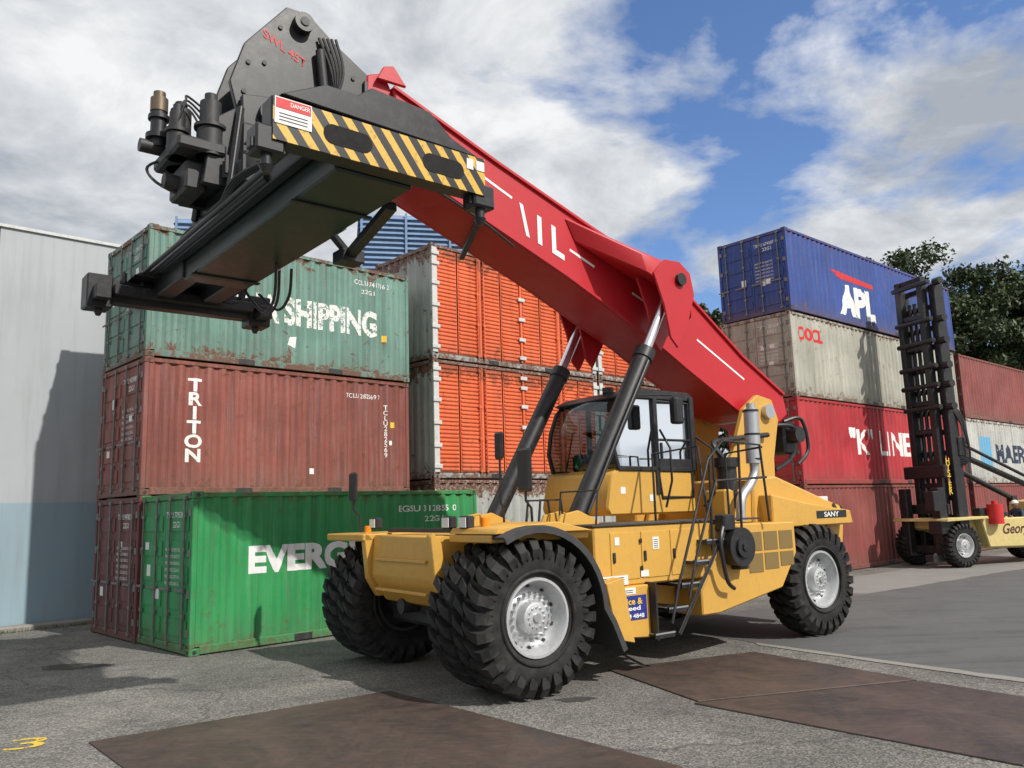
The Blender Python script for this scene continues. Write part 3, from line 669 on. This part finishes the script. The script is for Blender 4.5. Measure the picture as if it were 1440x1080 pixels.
for p in ((2.9,7.7),(2.95,7.3),(1.5,7.9),(1.2,7.5),(2.4,7.3),(2.7,7.75),(2.5,8.3),(1.9,8.2)): b.cyl((p[0],.38,p[1]),(p[0],.4,p[1]),.03,n=10)
b.cyl((2.22,.5,8.42),(2.22,.515,8.42),.06,n=14); b.done("head_bolts",BLK2,RS)
t=Bd(); t.merge(textbm("SWL 45T",0,0,.62,.12,.008)); s_=math.sin(rad(25)); t.bm.transform(Matrix(((-.9,0,0,2.72),(0,1,0,.386),(-s_,0,1,8.1),(0,0,0,1)))); t.done("load_lettering",REDM,RS,None)
b=Bd()
for k in range(5): b.tube([(2.0-.05*k,.42+.02*k,8.3),(1.85-.03*k,.5+.02*k,7.8),(1.8+.02*k,.46+.02*k,7.3),(2.0,.5,6.9),(2.2,.55,6.3)],.02,8,6)
b.cyl((2.0,.46,8.1),(1.9,.46,7.2),.06); b.tube([(2.0,.4,7.1),(1.7,.6,6.9),(1.5,.62,6.6),(1.9,.6,6.3)],.02,8,6); b.done("head_hoses",BLK2,RS)
# ---------------- spreader
SM=Matrix.Translation((2.66,.2,0))@Matrix.Rotation(math.atan(.057),4,'Z')
b=Bd(SM)
b.box((-.42,-1.55,5.3),(.42,2.84,5.82),.02)
b.box((-.55,-.9,5.82),(.55,.9,6.0),.03)
b.done("spreader_main_frame",GRN,RS)
b=Bd(SM)
for x in (-.33,.33): b.box((x-.13,-2.88,5.34),(x+.13,-1.5,5.68),.015)
for x in (-.5,.5): b.box((x-.06,-2.2,5.55),(x+.06,2.84,5.7),.01)
b.box((-.46,-1.2,5.28),(.46,-1.1,5.3),.004)
b.box((-.46,1.9,5.28),(.46,1.96,5.3),.004)
b.cyl((.56,-2.7,5.62),(.56,1.6,5.62),.05); b.cyl((.68,-2.5,5.6),(.68,2.6,5.6),.03); b.cyl((-.62,-2.6,5.5),(-.62,1.0,5.5),.04)
b.box((-1.14,2.86,5.32),(1.14,3.08,5.72),.015)
b.prism([(-1.1,5.72),(-.75,5.85),(-.5,6.05),(.15,6.1),(.3,5.98),(.62,5.98),(1.05,5.76)],2.7,3.06,.01)
b.prism([(-.8,5.8),(-.45,6.12),(.5,6.15),(.85,5.9)],1.6,2.75,.02)
b.box((-1.2,-3.12,5.22),(1.2,-2.88,5.56),.015); b.prism([(-.7,5.56),(-.4,5.74),(.5,5.74),(.8,5.56)],-3.1,-2.5,.01); b.box((-1.0,-2.88,5.3),(1.0,-2.7,5.45),.01)
for x in (-1.16,1.16): b.box((x-.17,-3.2,5.12),(x+.17,-2.84,5.6),.02); b.box((x-.1,-2.84,5.2),(x+.1,-2.6,5.4),.01)
for x in (-1.14,1.14):
    b.box((x-.13,2.85,5.2),(x+.13,3.075,5.44),.02)
    for y in (2.98,-3.0):
        b.cyl((x,y,5.2),(x,y,5.08),.05); b.cyl((x,y,5.1),(x,y,5.03),.065,.03)
        b.box((x-.16,y-.05,5.22),(x+.16,y+.05,5.32),.01)
for x in (-.85,-.6,.6,.85): b.box((x-.05,-3.18,5.32),(x+.05,-3.1,5.5),.01); b.cyl((x,-2.86,5.5),(x,-2.86,5.66),.04,n=10)
b.beam((-.5,2.3,5.32),(-.75,.9,5.2),.12,.1); b.box((-.9,.75,5.1),(-.6,1.0,5.25),.01); b.beam((-.45,1.0,5.4),(-.75,.9,5.2),.08,.08)
b.cyl((0,0,6.0),(0,0,6.2),.78,n=40); b.cyl((0,0,6.2),(0,0,6.36),.68,n=40); b.box((-.45,-.5,6.3),(.45,.5,6.75),.04)
b.prism([(.3,5.9),(.85,5.9),(.75,6.7),(.5,6.9)],-.45,-.35,.01); b.prism([(.3,5.9),(.85,5.9),(.75,6.7),(.5,6.9)],.35,.45,.01)
b.beam((.6,.6,5.8),(.45,.5,6.9),.07,.07); b.beam((.6,-.6,5.8),(.5,-.5,6.9),.07,.07)
b.done("spreader_frame",BLK,RS)
b=Bd(SM)
for k in range(26):
    a=2*math.pi*k/26; b.box((.83*math.cos(a)-.02,.83*math.sin(a)-.02,6.02),(.83*math.cos(a)+.02,.83*math.sin(a)+.02,6.24),.004)
for (x,y,h,r_) in ((.92,-.2,.5,.12),(.75,.35,.42,.12),(1.05,.12,.3,.09)):
    b.cyl((x,y,6.25),(x,y,6.45+h*.3),r_*1.25,n=20); b.cyl((x,y,6.45+h*.3),(x,y,6.5+h),r_,n=20); b.cyl((x,y,6.5+h),(x,y,6.6+h),r_*.6,n=16)
    b.cyl((x,y,6.46+h*.3),(x,y,6.5+h*.3),r_*1.5,n=20)
b.box((.6,-.45,6.25),(1.15,.5,6.4),.03); b.cyl((1.1,-.3,6.5),(1.35,-.3,6.5),.08)
for k in range(4):
    y=-.3+.16*k; b.tube([(.6,y,6.8),(.8+.05*k,y,7.1-.03*k),(1.0,y+.05,6.9),(1.08,y,6.55),(1.0,y,6.3)],.014,6,5)
b.tube([(1.0,-.2,6.4),(1.25,-.3,6.25),(1.2,-.1,6.0),(.9,0,5.85)],.018,6,5)
b.box((.75,-.3,5.85),(1.0,.3,6.2),.03); b.cyl((.95,0,6.0),(1.15,0,6.0),.09)
b.done("slew_drive",BLK2,RS)
b=Bd(SM); b.cyl((1.15,-.28,6.95),(1.15,-.28,7.12),.1,n=20); b.cyl((1.15,-.28,7.12),(1.15,-.28,7.2),.07,n=20); b.done("slew_motor",paint("brown_grey_motor",(.16,.12,.08),.4,.3,metal=.5),RS)
b=Bd(SM); b.cyl((1.15,-.28,6.5),(1.15,-.28,6.95),.09,n=20); b.cyl((1.15,-.28,6.6),(1.15,-.28,6.66),.14,n=20); b.cyl((1.15,-.28,6.85),(1.15,-.28,6.9),.12,n=20); b.done("slew_motor_body",BLK,RS)
b=Bd(SM)
for k,(x,y) in enumerate(((-.2,-.6),(-.1,-.75),(.05,-.5))):
    b.tube([(x-.35,y+.3,5.3),(x-.45,y,5.02-.05*k),(x-.5,y-.5,4.95-.04*k),(x-.4,y-.9,5.25)],.02,7,6)
for k in range(4): b.tube([(.45+.03*k,2.0,5.75),(.6+.03*k,1.0,5.8),(.55,0,5.72+.02*k),(.6,-1,5.75),(.45,-2.6,5.62)],.015,6,5)
for k in range(3): b.tube([(-.5,-2.0+.2*k,5.55),(-.62,-2.2,5.3),(-.5,-2.6,5.35),(-.4,-2.8,5.6)],.015,6,5)
b.done("spreader_hoses",BLK2,RS)
b=Bd(SM); b.prism([(-1.13,5.31),(-1.13,5.7),(1.13,5.7),(1.13,5.31)],3.082,3.094,0); b.done("hazard_stripe_plate",STR,RS,None)
b=Bd(SM)
for xc in (.42,-.62):
    pts=[]
    for k in range(24):
        a=2*math.pi*k/24; pts.append((xc+(.15 if math.cos(a)>0 else -.15)+.095*math.cos(a),5.5+.095*math.sin(a)))
    b.prism(pts,3.094,3.098,0)
b.done("stripe_plate_openings",paint("dark_opening",(.004,.004,.004),.8,0),RS,None)
b=Bd(SM); b.box((.78,3.097,5.46),(1.12,3.102,5.7),0); b.box((-1.12,3.097,5.56),(-1.02,3.102,5.66),0); b.box((-.98,3.097,5.55),(-.9,3.102,5.66),0); b.done("danger_label",CREAM,RS,None)
b=Bd(SM); b.box((.79,3.103,5.6),(1.11,3.106,5.69),0); b.done("danger_label_band",REDM,RS,None)
t=Bd(SM); q=textbm("DANGER",0,0,.18,.04,.01); q.transform(Matrix(((-1,0,0,.98),(0,1,0,3.109),(0,0,1,5.63),(0,0,0,1)))); t.merge(q)
t.done("danger_lettering",WHITE,RS,None)
b=Bd(SM)
for k in range(3): b.box((.82,3.103,5.49+.03*k),(1.08,3.105,5.498+.03*k),0)
b.done("danger_label_print",BLK2,RS,None)
# ------------------------------------------------------------------ second handler
HT=empty("container_handler_truck",(13.75,26.15,0),rad(20)+math.pi)
for y,o in ((.85,1),(-.85,-1)): wheel(HT,(.7,y,.66),o,R=.66,w=.4,rr=.33,nl=26)
for y,o in ((.8,1),(-.8,-1)): wheel(HT,(-3.9,y,.6),o,R=.6,w=.38,rr=.3,nl=26)
b=Bd()
b.prism([(.95,1.45),(1.0,1.15),(.6,1.0),(.2,1.0),(-.25,.9),(-.45,.5),(-3.1,.45),(-3.3,1.0),(-4.7,1.1),(-5.0,1.6),(-4.8,2.0),(-3.3,1.9),(-3.15,1.0),(-1.8,1.0),(-1.7,1.45)],-.62,.62,.03)
b.prism([(-.2,1.42),(-.45,.55),(-3.0,.5),(-3.2,1.0),(-4.7,1.1),(-4.9,1.6),(-3.2,1.5),(-2.6,1.42)],.62,.9,.03)
b.prism([(1.35,1.38),(1.3,1.48),(-.3,1.5),(-.35,1.42)],-1.05,1.08,.015)
b.done("truck_body",YEL2,HT)
b=Bd()
b.box((-3.05,-.25,1.0),(-2.55,.25,1.1),.03); b.box((-3.12,-.25,1.1),(-2.98,.25,1.62),.04)
b.box((-1.95,-.3,1.0),(-1.75,.3,1.38),.02); b.cyl((-1.9,0,1.3),(-2.2,0,1.42),.02)
b.lathe([(0,.15),(.015,.165),(0,.18),(-.015,.165),(0,.15)],(-2.22,0,1.43),22,'Z')
b.box((-.5,.62,1.5),(-.2,.9,1.75),.02); b.box((-1.6,.4,1.45),(-1.2,.7,1.6),.02)
b.done("truck_fittings",BLK,HT)
b=Bd(); b.cyl((-.7,1.0,1.25),(-.7,1.0,1.85),.22,n=18); b.cyl((-.7,1.0,1.85),(-.7,1.0,1.95),.08); b.done("fire_extinguisher",REDM,HT)
t=Bd(); t.merge(textbm("George",0,0,1.3,.42,.02,shear=.35)); t.bm.transform(Matrix(((-1,0,0,-1.05),(0,1,0,.905),(0,0,1,.83),(0,0,0,1)))); t.done("truck_lettering",paint("brown_lettering",(.08,.03,.02)),HT,None)
HM=Matrix.Translation((-.2,0,0))
b=Bd(HM)
for y in (-.8,.56): b.box((.36,y,.35),(.74,y+.24,8.85),.01); 
for y in (-.54,.34): b.box((.76,y,.45),(1.0,y+.2,9.15),.01)
for z in (.6,1.4,2.0,2.7,3.4,4.05,4.7,5.4,6.1,6.8,7.4,8.1,8.7): b.box((.45,-.6,z),(.6,.6,z+.16),.01)
for z in (1.3,2.4,3.1,4.1,5.0,6.8,7.8,9.0): b.box((.8,-.5,z),(.95,.5,z+.15),.01)
for z in (4.9,5.6,6.2,7.0,7.7,8.9): b.cyl((.98,-.62,z),(.98,.8,z),.08,n=12); b.cyl((.7,.8,z),(.7,1.05,z),.12,n=14)
for y in (-.3,-.1,.1,.3): b.cyl((.66,y,.5),(.66,y,8.4),.06,n=10)
b.cyl((.6,.3,.6),(.6,.3,5),.08)
b.box((1.0,-.8,2.7),(1.15,.8,3.1),.03); b.box((1.0,-.75,1.6),(1.12,.75,1.9),.02)
b.box((1.0,-.9,.4),(1.25,.9,.65),.02); b.box((1.2,-.8,.3),(1.45,-.5,2.4),.02); b.box((1.2,.5,.3),(1.5,.8,2.4),.02); b.box((1.1,.4,1.0),(1.6,.9,1.4),.02); b.box((1.4,.45,.2),(1.9,.75,.4),.01); b.box((1.5,.5,1.7),(1.75,.85,2.3),.02)
b.cyl((.5,.62,3.5),(-3.6,.62,2.0),.09,n=14); b.cyl((.5,-.62,3.6),(-3.3,-.62,2.0),.09,n=14); b.cyl((.5,.8,3.8),(-3.2,.8,2.3),.05,n=10); b.box((.2,.55,3.35),(.5,.85,3.95),.03); b.box((-3.7,.5,1.45),(-3.45,.75,2.1),.02); b.box((-3.4,-.75,1.45),(-3.15,-.5,2.1),.02)
for k in range(5): b.tube([(.5,.75,3.0+k*.1),(.2,.95,3.3),(.3,.9,4.2+.1*k),(.55,.75,4.9)],.03,7,5)
b.done("mast",BLK,HT)
t=Bd(HM); t.merge(textbm("H\nY\nS\nT\nE\nR",0,0,.16,1.1,.02,lsp=.75)); t.bm.transform(Matrix(((-1,0,0,.66),(0,1,0,.804),(0,0,1,2.2),(0,0,0,1)))); t.done("mast_lettering",YELM,HT,None)
# ---- seated operator of that truck (same local frame as the truck, faces +x)
OP=empty("machine_operator",(13.75,26.15,0),rad(20)+math.pi)
def skinned(name,V,E,R,mat,root=0,sub=2):
    me=bpy.data.meshes.new(name); me.from_pydata(V,E,[]); me.materials.append(mat)
    o=bpy.data.objects.new(name,me); COL.objects.link(o); o.parent=OP
    sk=o.modifiers.new("skin","SKIN"); sk.use_smooth_shade=True
    for i,r_ in enumerate(R): d=me.skin_vertices[0].data[i]; d.radius=(r_,r_) if not isinstance(r_,tuple) else r_; d.use_root=(i==root)
    s=o.modifiers.new("sub","SUBSURF"); s.levels=sub; s.render_levels=sub
    return o
SHIRT=paint("work_shirt",(.05,.07,.11),.8,.2); TROU=paint("work_trousers",(.03,.035,.05),.85,.2); SKIN=paint("skin",(.42,.24,.17),.55,.05)
HELM=paint("white_helmet",(.78,.78,.76),.35,.1)
V=[(-2.82,0,1.16),(-2.86,0,1.32),(-2.87,0,1.5),(-2.84,0,1.6),(-2.83,0,1.68)]; E=[(0,1),(1,2),(2,3),(3,4)]; R=[.15,.145,.16,.11,.06]
for s in (1,-1):
    n=len(V); V+=[(-2.86,.19*s,1.58),(-2.76,.26*s,1.36),(-2.5,.2*s,1.36)]; E+=[(3,n),(n,n+1),(n+1,n+2)]; R+=[.07,.055,.04]
skinned("torso",V,E,R,SHIRT)
V=[(-2.82,0,1.14)];E=[];R=[.15]
for s in (1,-1):
    n=len(V); V+=[(-2.76,.1*s,1.16),(-2.36,.13*s,1.24),(-2.14,.12*s,1.08),(-2.04,.12*s,1.045)]; E+=[(0,n),(n,n+1),(n+1,n+2),(n+2,n+3)]; R+=[.1,.075,.055,.04]
skinned("legs",V,E,R,TROU)
for s in (1,-1):
    V=[(-2.5,.2*s,1.36),(-2.44,.185*s,1.38),(-2.39,.165*s,1.41)];E=[(0,1),(1,2)];R=[.033,.03,.032]
    for k in range(4):
        n=len(V); o_=(k-1.5)*.018; V+=[(-2.36,(.155+o_*.4)*s,1.425+o_),(-2.335+.004*k,(.14+o_*.3)*s,1.44+o_*.8),(-2.35,(.13)*s,1.42+o_*.7)]; E+=[(2,n),(n,n+1),(n+1,n+2)]; R+=[.010,.009,.008]
    n=len(V); V+=[(-2.41,.14*s,1.43),(-2.38,.125*s,1.44)]; E+=[(1,n),(n,n+1)]; R+=[.011,.009]
    skinned("hand",V,E,R,SKIN)
t=bmesh.new(); bmesh.ops.create_uvsphere(t,u_segments=24,v_segments=16,radius=.1)
for v in t.verts:
    z=v.co.z; v.co.y*=.78*(1-.12*max(0,-z)/.1); v.co.z*=1.18; v.co.x*=.98
    if v.co.x>.06 and -.03<v.co.z<.02 and abs(v.co.y)<.02: v.co.x+=.022          # nose
    if v.co.x>.05 and .015<v.co.z<.04 and .015<abs(v.co.y)<.05: v.co.x-=.008      # eye sockets
    if v.co.x>.05 and v.co.z<-.08: v.co.x+=.01
t.transform(Matrix.Translation((-2.8,0,1.80)))
hb=Bd(); hb.merge(t); hb.cyl((-2.83,0,1.64),(-2.815,0,1.74),.05,n=14)
for s in (1,-1): hb.box((-2.82,.074*s-.008,1.775),(-2.79,.074*s+.008,1.83),.005)
hb.done("head",SKIN,OP,60)
t=bmesh.new(); bmesh.ops.create_uvsphere(t,u_segments=24,v_segments=14,radius=.125); bmesh.ops.delete(t,geom=[v for v in t.verts if v.co.z<-.005],context='VERTS')
t.transform(Matrix.Translation((-2.805,0,1.84))@Matrix.Diagonal((1,.86,.9,1))); hb=Bd(); hb.merge(t); hb.prism([(-2.7,-.09),(-2.62,-.06),(-2.61,.06),(-2.7,.09)],1.838,1.846,0,'Z'); hb.done("safety_helmet",HELM,OP,60)
hb=Bd()
for s in (1,-1): hb.box((-2.712,.03*s-.012,1.812),(-2.703,.03*s+.012,1.822),.002); hb.box((-2.12,.12*s-.045,1.02),(-1.96,.12*s+.045,1.09),.02)
hb.box((-2.712,-.02,1.742),(-2.702,.02,1.748),.001); hb.done("eyes_mouth_boots",BLK2,OP,60)
# ------------------------------------------------------------------ ground
GM=mk_ground(); RM=mk_road(); PM=mk_plate()
def sheet(name,pts,z,mat,thick=0):
    bm=bmesh.new()
    if thick:
        va=[bm.verts.new((p[0],p[1],z)) for p in pts]; vb=[bm.verts.new((p[0],p[1],z+thick)) for p in pts]; bm.faces.new(va[::-1]); bm.faces.new(vb); n=len(pts)
        for i in range(n): bm.faces.new((va[i],va[(i+1)%n],vb[(i+1)%n],vb[i]))
        bmesh.ops.recalc_face_normals(bm,faces=bm.faces[:]); bmesh.ops.bevel(bm,geom=[e for e in bm.edges if all(v.co.z>z+thick*.5 for v in e.verts)],offset=thick*.3,segments=1,affect='EDGES')
    else: bm.faces.new([bm.verts.new((p[0],p[1],z)) for p in pts])
    return mkobj(name,bm,mat)
sheet("ground",[(-400,-400),(400,-400),(400,400),(-400,400)],0,GM)
def wob(pts,amp=.05,step=.4,seed=1):
    r_=random.Random(seed); out=[]
    for p,q in zip(pts,pts[1:]+pts[:1]):
        L=math.dist(p,q); n=max(1,int(L/step))
        for i in range(n): t=i/n; out.append((p[0]+(q[0]-p[0])*t+r_.uniform(-amp,amp),p[1]+(q[1]-p[1])*t+r_.uniform(-amp,amp)))
    return out
sheet("asphalt_road",wob([(2.6,14.6),(3.6,13.0),(4.9,11.2),(5.9,9.9),(9,5),(40,5),(60,40),(24,32),(16.2,25.3),(7.9,19.0),(4.5,16.8)],.03),.004,RM)
sheet("concrete_strip",wob([(3.6,12.75),(4.8,11.0),(5.8,9.65),(8.9,4.6),(9,5),(5.9,9.9),(4.9,11.2),(3.6,13.0)],.02,.25,3),.008,mk_conc("pale_concrete",(.2,.19,.17),(.3,.29,.26)))
sheet("concrete_apron",wob([(7.9,19.0),(16.2,25.3),(24,32),(22,34),(7.5,21.6),(5.5,20.5)],.03,.4,5),.005,mk_conc("apron_concrete",(.17,.165,.155),(.26,.25,.235)))
sheet("steel_plate",[(-4.26,8.41),(-1.60,10.31),(1.30,7.08),(-1.4,5.1)],.003,PM,.014)
sheet("steel_plate",[(1.15,11.2),(3.35,12.16),(4.66,10.03),(1.92,9.3)],.003,PM,.014)
sheet("steel_plate",[(1.86,9.22),(4.66,9.97),(6.4,7.5),(3.95,6.85)],.003,PM,.014)
bm=textbm("3",0,0,.34,.42,.0); bm.transform(Matrix.Translation((-4.98,8.2,.006))@Matrix.Rotation(rad(20),4,'Z')@Matrix(((1,0,0,0),(0,0,1,0),(0,1,0,0),(0,0,0,1)))); mkobj("painted_number",bm,YELW,None,'raw')
SHADE_OIL=mk_conc("shadow_oil_asphalt",(.03,.028,.026),(.06,.056,.05),40)
for (ox,oy,ra,rb,sd) in ((-6.75,12.75,.5,.22,1),(.6,9.6,.22,.12,2)):  # first patch: spreader's cast shadow painted as dark ground; second: oil stain
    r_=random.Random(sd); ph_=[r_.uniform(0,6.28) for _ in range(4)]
    sheet("shadow_oil_patch",[(ox+ra*math.cos(a)*(1+.22*math.sin(3*a+ph_[0])+.12*math.sin(7*a+ph_[1])),oy+rb*math.sin(a)*(1+.25*math.sin(2*a+ph_[2])+.1*math.sin(9*a+ph_[3]))) for a in [2*math.pi*k/48 for k in range(48)]],.004,SHADE_OIL)
sheet("concrete_kerb",[(-12.6,14.9),(-8.0,19.1),(-8.25,19.35),(-12.85,15.15)],0,mk_conc("kerb_concrete",(.2,.19,.17),(.3,.28,.25)),.1)
bm=bmesh.new()
for i in range(900):
    t=random.random(); s=random.gauss(0,.06); x=-12.6+4.6*t+s+.06; y=14.9+4.2*t-s-.06; h=random.uniform(.02,.1); a=random.uniform(0,6.28)
    bm.faces.new([bm.verts.new(p) for p in ((x,y,0),(x+.015*math.cos(a),y+.015*math.sin(a),0),(x+random.uniform(-.04,.04),y+random.uniform(-.04,.04),h))])
lm,nt,bb=newmat("weed_leaf"); bb.inputs["Base Color"].default_value=(.08,.09,.03,1); mkobj("weeds",bm,lm)
# ------------------------------------------------------------------ warehouse wall at left
WB=empty("warehouse_building",(-11.0,16.9,0),rad(42.4))
def mk_wall():
    m,nt,b=newmat("painted_wall"); v=coords(nt); n1=noise(nt,v,.5,6,.6); n2=noise(nt,coords(nt,(3,3,.25)),1.5,6,.6); sep=N(nt,"ShaderNodeSeparateXYZ"); nt.links.new(v,sep.inputs[0])
    k=ramp(nt,mth(nt,'MULTIPLY',sep.outputs[2],.1),.2595,.2605)
    c=mix(nt,k,(.25,.36,.42),(.40,.42,.44)); c=mix(nt,mth(nt,'MULTIPLY',ramp(nt,n1,.35,.7),.35),c,(.28,.3,.31)); c=mix(nt,mth(nt,'MULTIPLY',ramp(nt,n2,.48,.76),.35),c,(.2,.2,.2))
    nt.links.new(c,b.inputs["Base Color"]); b.inputs["Roughness"].default_value=.7; bump(nt,b,noise(nt,v,12,5,.6),.15,.01); return m
WM=mk_wall()
b=Bd()
for i in range(-3,5): b.box((i*3.6+.008,0,0),(i*3.6+3.592,.2,8.55),.008)
b.box((-10.8,.22,0),(18,14,8.3),0); b.done("precast_wall_panels",WM,WB,None)
b=Bd(); b.box((-10.8,-.05,8.55),(18,.3,8.62),.005); b.done("parapet_flashing",GREYL,WB)
LB=empty("louvred_building",(-16,40,0),rad(12))
LM=contmat("louvre_blue_paint",(.17,.28,.45),.05,.2); 
b=Bd(); b.box((-6,0,0),(22,16,11.5),.05); b.done("building_walls",WM,LB,None)
def louv(x0,x1,z0,z1,d):
    b=Bd(); b.box((x0,.6,z0),(x1,d,z1),.02); n=int((z1-z0)/.28)
    for k in range(n):
        z=z0+k*(z1-z0)/n; b.prism([(.6,z+.2),(.42,z),(.42,z+.03),(.6,z+.24)],x0,x1,0,'X'); b.prism([(x0,z+.2),(x0-.18,z),(x0-.18,z+.03),(x0,z+.24)],.6,d,0,'Y')
    for x in np.arange(x0,x1+.1,(x1-x0)/4): b.box((x-.06,.36,z0),(x+.06,.44,z1+.05),0)
    b.done("plant_louvres",LM,LB,None)
louv(8.4,18,11.5,18.3,6); louv(-1.0,2.8,11.5,17.6,4)
# ------------------------------------------------------------------ trees
def mk_leaf():
    m,nt,b=newmat("foliage"); v=coords(nt); n=noise(nt,v,.8,4,.6); n2=noise(nt,v,6,3)
    c=mix(nt,ramp(nt,n,.35,.65),(.02,.037,.013),(.06,.088,.027)); c=mix(nt,mth(nt,'MULTIPLY',n2,.35),c,(.085,.1,.04)); nt.links.new(c,b.inputs["Base Color"]); b.inputs["Roughness"].default_value=.6
    return m
LEAF=mk_leaf(); BARK=paint("bark",(.07,.055,.04),.8,.4)
def tree(x,y,h,w,seed):
    r_=np.random.default_rng(seed); rr_=random.Random(seed); e=empty("tree",(x,y,0)); b=Bd()
    b.tube([(0,0,0),(.2,.1,h*.3),(0,.3,h*.6),(.2,0,h*.85)],.25,8,4)
    cl=[]
    for k in range(64):
        a=rr_.uniform(0,6.28); zz=h*rr_.uniform(.33,.95); rr2=w*.52*(1-.5*(abs(zz/h-.62)/.36)**1.6)*rr_.uniform(.1,1)**.6
        p=(rr2*math.cos(a),rr2*math.sin(a),zz); cl.append((p,rr_.uniform(.09,.17)*w)); 
        if k%2: b.tube([(0.1,.1,zz*.7),(p[0]*.5,p[1]*.5,zz*.88),p],.06,5)
    b.done("trunk",BARK,e)
    V=[];F=[]
    for (p,s) in cl:
        n=420; d=r_.normal(size=(n,3)); d/=np.linalg.norm(d,axis=1)[:,None]; rad_=s*(r_.random(n)**.45)*(1+.3*np.sin(d[:,0]*7+p[0])); c=np.array(p)+d*rad_[:,None]*np.array([1,1,.72])
        u=r_.normal(size=(n,3)); u/=np.linalg.norm(u,axis=1)[:,None]; w_=np.cross(u,r_.normal(size=(n,3))); w_/=np.linalg.norm(w_,axis=1)[:,None]; sz=r_.uniform(.10,.24,n)[:,None]
        for q in (c-u*sz,c+w_*sz*.55,c+u*sz,c-w_*sz*.55): V.append(q)
        F.append(n)
    verts=[];faces=[];off=0
    for i,n in enumerate(F):
        q=np.stack(V[i*4:i*4+4],1).reshape(-1,3); verts.append(q); faces.append(np.arange(n*4).reshape(-1,4)+off); off+=n*4
    me=bpy.data.meshes.new("crown"); me.from_pydata(np.concatenate(verts).tolist(),[],np.concatenate(faces).tolist()); me.materials.append(LEAF)
    o=bpy.data.objects.new("crown",me); COL.objects.link(o); o.parent=e
for i,(x,y,h,w) in enumerate(((29.5,62,22.3,11),(34.0,60,19.6,10),(37.5,58,17.9,10),(41,60,19.0,10),(45,60,18.6,10),(49,62,18,10),(16.3,66,19.0,5.5),(24.5,68,20.5,9))): tree(x,y,h,w,40+i)
# ------------------------------------------------------------------ world
w=bpy.data.worlds.new("World"); S.world=w; w.use_nodes=True; nt=w.node_tree; nt.nodes.clear()
sx,sy=.80,-.60; el=rad(43); rot=math.atan2(sx,sy)
sky=N(nt,"ShaderNodeTexSky",sky_type='NISHITA',sun_disc=False,sun_elevation=el,sun_rotation=rot)
bg1=N(nt,"ShaderNodeBackground"); bg1.inputs[1].default_value=.13
skc=mix(nt,1.0,sky.outputs[0],(.8,.98,1.27),'MULTIPLY'); nt.links.new(skc,bg1.inputs[0])
tc=N(nt,"ShaderNodeTexCoord"); sep=N(nt,"ShaderNodeSeparateXYZ"); nt.links.new(tc.outputs["Generated"],sep.inputs[0])
zz=mth(nt,'ADD',mth(nt,'MAXIMUM',sep.outputs[2],0.0),.25)
cx=mth(nt,'DIVIDE',sep.outputs[0],zz); cyy=mth(nt,'DIVIDE',sep.outputs[1],zz)
cb=N(nt,"ShaderNodeCombineXYZ"); nt.links.new(cx,cb.inputs[0]); nt.links.new(cyy,cb.inputs[1])
n1=noise(nt,cb.outputs[0],1.9,9,.57,.25)
n2=noise(nt,cb.outputs[0],3.0,8,.6,.3)
n3=noise(nt,cb.outputs[0],1.1,3,.5,.2)
dv=N(nt,"ShaderNodeVectorMath",operation='DOT_PRODUCT'); nt.links.new(tc.outputs["Generated"],dv.inputs[0]); dv.inputs[1].default_value=Vector((.46,.9,.48)).normalized()
bl=ramp(nt,dv.outputs["Value"],.89,1.0)
m0=mth(nt,'SUBTRACT',mth(nt,'ADD',n1,.15),mth(nt,'MULTIPLY',bl,.175))
mask=ramp(nt,m0,.455,.56)
shade=ramp(nt,mth(nt,'ADD',mth(nt,'MULTIPLY',n2,.6),mth(nt,'MULTIPLY',n3,.4)),.40,.58,(.42,.46,.52,1),(.95,.96,.97,1))
bg2=N(nt,"ShaderNodeBackground"); bg2.inputs[1].default_value=.97; nt.links.new(shade,bg2.inputs[0])
mx=N(nt,"ShaderNodeMixShader"); nt.links.new(mask,mx.inputs[0]); nt.links.new(bg1.outputs[0],mx.inputs[1]); nt.links.new(bg2.outputs[0],mx.inputs[2])
o=N(nt,"ShaderNodeOutputWorld"); nt.links.new(mx.outputs[0],o.inputs[0])
sl=bpy.data.lights.new("sun","SUN"); sl.energy=4.3; sl.angle=rad(.8); sl.color=(1,.955,.89); so=bpy.data.objects.new("sun",sl); COL.objects.link(so)
dd=Vector((sx*math.cos(el),sy*math.cos(el),math.sin(el))); so.rotation_euler=dd.to_track_quat('Z','Y').to_euler()
# ------------------------------------------------------------------ camera
pi_,ro=rad(8.78),rad(1.78)
fw=Vector((0,math.cos(pi_),math.sin(pi_))); up=Vector((0,-math.sin(pi_),math.cos(pi_))); r0=Vector((1,0,0))
r2=math.cos(ro)*r0-math.sin(ro)*up; u2=math.cos(ro)*up+math.sin(ro)*r0
cam=bpy.data.cameras.new("camera"); cam.sensor_width=36; cam.lens=36*1144.8/1440; cam.clip_end=2000
co=bpy.data.objects.new("camera",cam); COL.objects.link(co)
co.matrix_world=Matrix(((r2.x,u2.x,-fw.x,0),(r2.y,u2.y,-fw.y,0),(r2.z,u2.z,-fw.z,2.134),(0,0,0,1)))
S.camera=co
S.view_settings.view_transform='Standard'; S.view_settings.look='None'; S.view_settings.exposure=0
